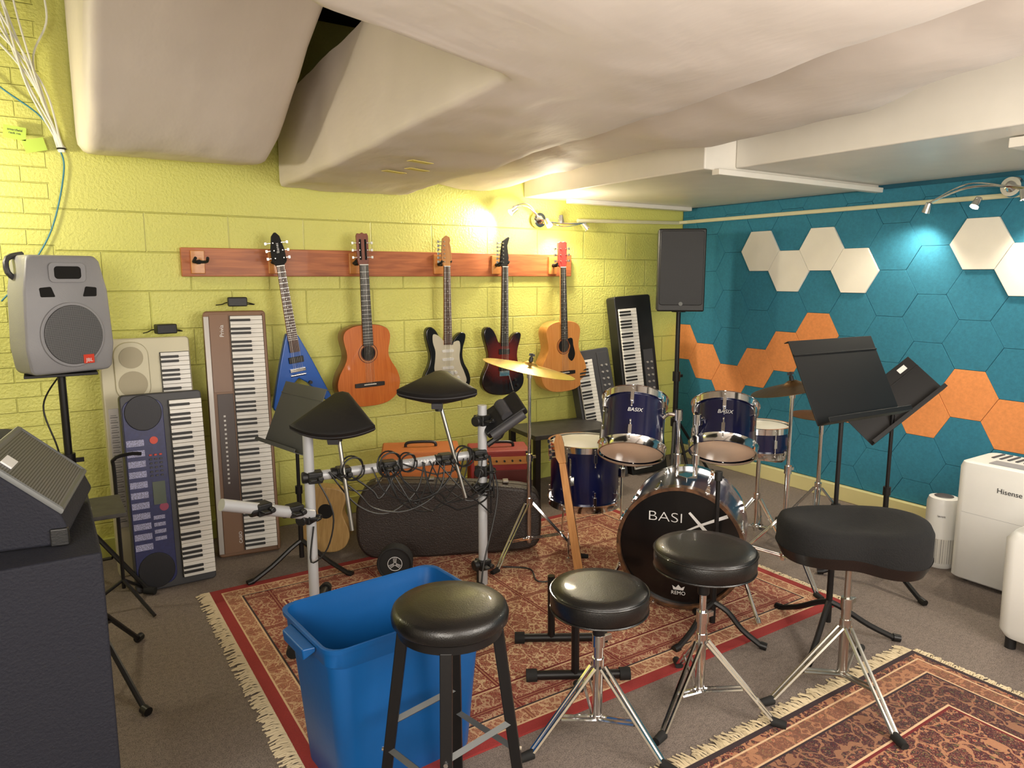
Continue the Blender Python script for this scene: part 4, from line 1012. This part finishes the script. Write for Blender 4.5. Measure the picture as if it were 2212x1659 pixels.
# ---------------------------------------------------------------- appliances
t=thing('dehumidifier','white dehumidifier with top vent on the carpet','dehumidifier',(3.88,1.475,0))
rs=[[(p[0],p[1],z) for p in rrect(w,d,.04,5)] for z,w,d in ((0.02,.32,.41),(.03,.34,.43),(.58,.34,.43),(.605,.325,.415),(.61,.30,.39))]
G().rings(rs).obj('housing',t,'white',sharp=50)
g=G()
for i in range(9): g.box((.07,-.14+i*.035,.612),(.12,.012,.004))
g.obj('top_vent',t,'dgrey'); G().box((-.08,.02,.612),(.08,.16,.003)).obj('top_buttons',t,'grey')
G().box((-.1702,0,.36),(.001,.36,.001)).obj('seam',t,'grey')
for y in(-.15,.15):
    for x in (-.1,.1): G().cyl((x,y,0),(x,y,.03),.02).obj('caster',t,'black')
text('Hisense',.034,t,'lettd',T((-.1712,-.02,.50))@Matrix.Rotation(R(-90),4,'Z')@FACE)
t=thing('air_purifier','small white cylindrical air purifier with perforated base','air purifier',(3.86,1.81,0))
G().lathe([(.068,.0),(.076,.015),(.078,.17),(.076,.175),(.076,.34),(.068,.365),(.045,.37),(.001,.366)],40,caps=(True,False)).obj('housing',t,'white')
G().lathe([(.0785,.03),(.0788,.16)],40,caps=(False,False)).obj('perforated_base',t,mat_grille('white_perforation',(216,214,206),(120,120,118),130,0))
G().lathe([(.045,.371),(.04,.374),(.001,.372)],30,caps=(False,False)).obj('top_vent',t,'dgrey')
text('levoit',.016,t,'lettd',T((-.072,-.030,.28))@Matrix.Rotation(R(-67),4,'Z')@FACE)
t=thing('space_heater','white plastic floor heater with rounded corners','heater',(3.31,1.09,0))
rs=[[(p[0],p[1],z) for p in rrect(w,d,.05,5)] for z,w,d in ((0.05,.26,.28),(.08,.29,.31),(.46,.30,.32),(.49,.26,.28))]
G().rings(rs).obj('housing',t,'white',sharp=50)
for y in(-.11,.11):
    for x in(-.1,.1): G().cyl((x,y,0),(x,y,.06),.02).obj('caster',t,'black')

# ---------------------------------------------------------------- cables and notes
random.seed(5)
for i in range(8):
    a=(random.uniform(-.35,.02),3.9+random.random()*.3,2.94); dx=-.01+.003*i; dy=-.002*i
    o=G().tube([a,(a[0]*.6+.02,4.15,2.7),(.06+random.uniform(-.03,.03),4.23,2.4+random.uniform(-.03,.03)),(.14+dx,4.27+dy,2.16),(.155+dx,4.28+dy,2.10)],.005,6,8).obj('network_cable',None,'cablew'); tag(o,'white network cable hanging down the lime wall','cable','white cables down the wall')
o=G().tube([(.10,4.1,2.94),(.14,4.2,2.7),(.07,4.25,2.5),(.13,4.27,2.2),(.17,4.28,2.12)],.005,6,8).obj('network_cable',None,'cablew'); tag(o,'white network cable hanging down the lime wall','cable','white cables down the wall')
o=G().tube([(-.3,4.25,2.62),(-.1,4.27,2.40),(.08,4.28,2.26),(.145,4.285,2.12),(.155,4.285,2.0),(.08,4.285,1.72),(-.05,4.285,1.5),(-.15,4.285,1.38)],.004,6,8).obj('network_cable',None,'cableb'); tag(o,'thin teal network cable drooping across the wall','cable')
o=G().tube([(.06,3.95,1.05),(-.02,3.98,.9),(.02,3.95,.7),(.05,3.95,.5)],.004,6,8).obj('speaker_cable',None,'black'); tag(o,'black speaker cable hanging from the loudspeaker','cable')
o=G().tube([(.155+.018*math.cos(R(30*k)),4.27+.018*math.sin(R(30*k)),2.115) for k in range(12)],.004,6,loop=True).obj('cable_tie',None,'black'); tag(o,'black cable tie around the cable bundle','cable tie')
for (x,z,a) in ((-.03,2.17,6),(.045,2.12,-14)):
    t=thing('sticky_note','pale green handwritten paper note on the cables','note',(x,4.255,z),(0,R(a),0),'notes on the cables')
    G().box((0,0,0),(.09,.001,.06)).obj('note_paper',t,'note')
    if a>0: text('smartfield\nrack rm',.015,t,'lettd',T((0,-.001,.005))@FACE)
o=G().tube([(1.9,3.0,.015),(2.0,2.9,.015),(1.95,2.75,.015),(2.1,2.7,.015)],.004,6,6).obj('floor_cable',None,'black'); tag(o,'black cable lying on the red rug','cable')

# ---------------------------------------------------------------- track lights and added fill
def track(label,base,n_,heads,power,tgt):
    t=thing('track_light',label,'track light',base)
    nb=Vector(n_)
    G().cyl((0,0,0),nb*.03,.055,.05,n=28).cyl(nb*.03,nb*.05,.03,.012,n=20).obj('mounting_plate',t,'chrome')
    pts=[Vector(h) for h in heads]; pts.sort(key=lambda p:p.x+p.y*-1)
    mid=nb*.06
    bar=[pts[0]+Vector((0,0,.03))]+[ (pts[0]+mid)/2+Vector((0,0,.055)), mid, (pts[-1]+mid)/2+Vector((0,0,-.0))]+[pts[-1]+Vector((0,0,.03))]
    G().tube(bar,.006,8,6).obj('wavy_bar',t,'chrome')
    G().tube([b+Vector((0,0,.02*math.sin(i*1.6))) for i,b in enumerate(bar)],.004,8,6).obj('wavy_bar',t,'chrome')
    for i,h in enumerate(heads):
        h=Vector(h); d=(Vector(tgt[i])-Vector(base)-h).normalized()
        G().cyl(h-d*.035,h+d*.02,.017,.024,n=20,caps=(True,False)).cyl(h+Vector((0,0,.03)),h,.006).obj('lamp_head',t,'chrome')
        G().cyl(h+d*.004,h+d*.014,.017,.02,n=16).obj('bulb',t,'bulb')
        l=bpy.data.lights.new('spot','SPOT'); l.energy=power; l.color=(1,.88,.70); l.spot_size=R(125); l.spot_blend=.9; l.shadow_soft_size=.03
        lo=bpy.data.objects.new('lamp_light',l); COL.objects.link(lo); lo.parent=t; lo.matrix_local=frame(h+d*.035,-d)
track('chrome multi-head spotlight fixture on the lime wall',(3.0,4.27,1.89),(0,-1,0),[(-.27,-.09,.045),(0,-.13,-.03),(.13,-.10,.0),(.36,-.09,-.04)],22,[(2.2,4.25,1.6),(3.0,3.0,.6),(3.3,4.2,.6),(3.9,3.6,1.0)])
track('chrome multi-head spotlight fixture on the hexagon wall',(4.40,1.86,1.97),(-1,0,0),[(-.08,.40,-.09),(-.08,.14,-.08),(-.1,-.1,-.06),(-.1,-.3,-.06)],20,[(4.4,2.6,.9),(3.3,2.3,.2),(4.3,1.4,.5),(3.0,1.0,0)])

def area(loc,tgt,size,power,col,sy=None):
    l=bpy.data.lights.new('area','AREA'); l.energy=power; l.color=col; l.size=size
    if sy: l.shape='RECTANGLE'; l.size_y=sy
    o=bpy.data.objects.new('fill_area_light',l); COL.objects.link(o); o.location=loc
    o.rotation_euler=(Vector(tgt)-Vector(loc)).to_track_quat('-Z','Y').to_euler()
area((-.9,-.6,1.9),(1.6,3.4,1.3),1.4,82,(1,.93,.83))  # soft area fill added out of view, no ceiling lamp hangs there
area((2.3,-.9,1.9),(2.6,3.2,1.2),1.4,68,(1,.93,.83))
def pt(loc,p,col,r=.06):
    l=bpy.data.lights.new('pt','POINT'); l.energy=p; l.color=col; l.shadow_soft_size=r
    o=bpy.data.objects.new('bulb_or_fill_light',l); COL.objects.link(o); o.location=loc
pt((-.55,3.9,1.95),26,(1,.90,.70)); pt((2.95,3.98,1.84),14,(1,.88,.66),.05)
pt((1.0,.3,1.2),30,(1,.93,.86),.4)  # from here down, added point fill that also lifts the ceiling, no bulbs
pt((2.4,.1,1.25),22,(1,.93,.86),.4)
pt((-.9,.2,1.5),22,(1,.93,.86),.4)
w=bpy.data.worlds.new('world'); sc.world=w; w.use_nodes=True
w.node_tree.nodes['Background'].inputs[0].default_value=(.9,.8,.7,1); w.node_tree.nodes['Background'].inputs[1].default_value=.3

cam=bpy.data.cameras.new("camera"); o=bpy.data.objects.new("camera",cam); COL.objects.link(o)
cam.lens=36*1560/2212; cam.sensor_width=36; cam.clip_start=.05
o.location=(0,0,1.5); o.rotation_euler=(R(90-8.5),0,R(-33.1))
sc.camera=o
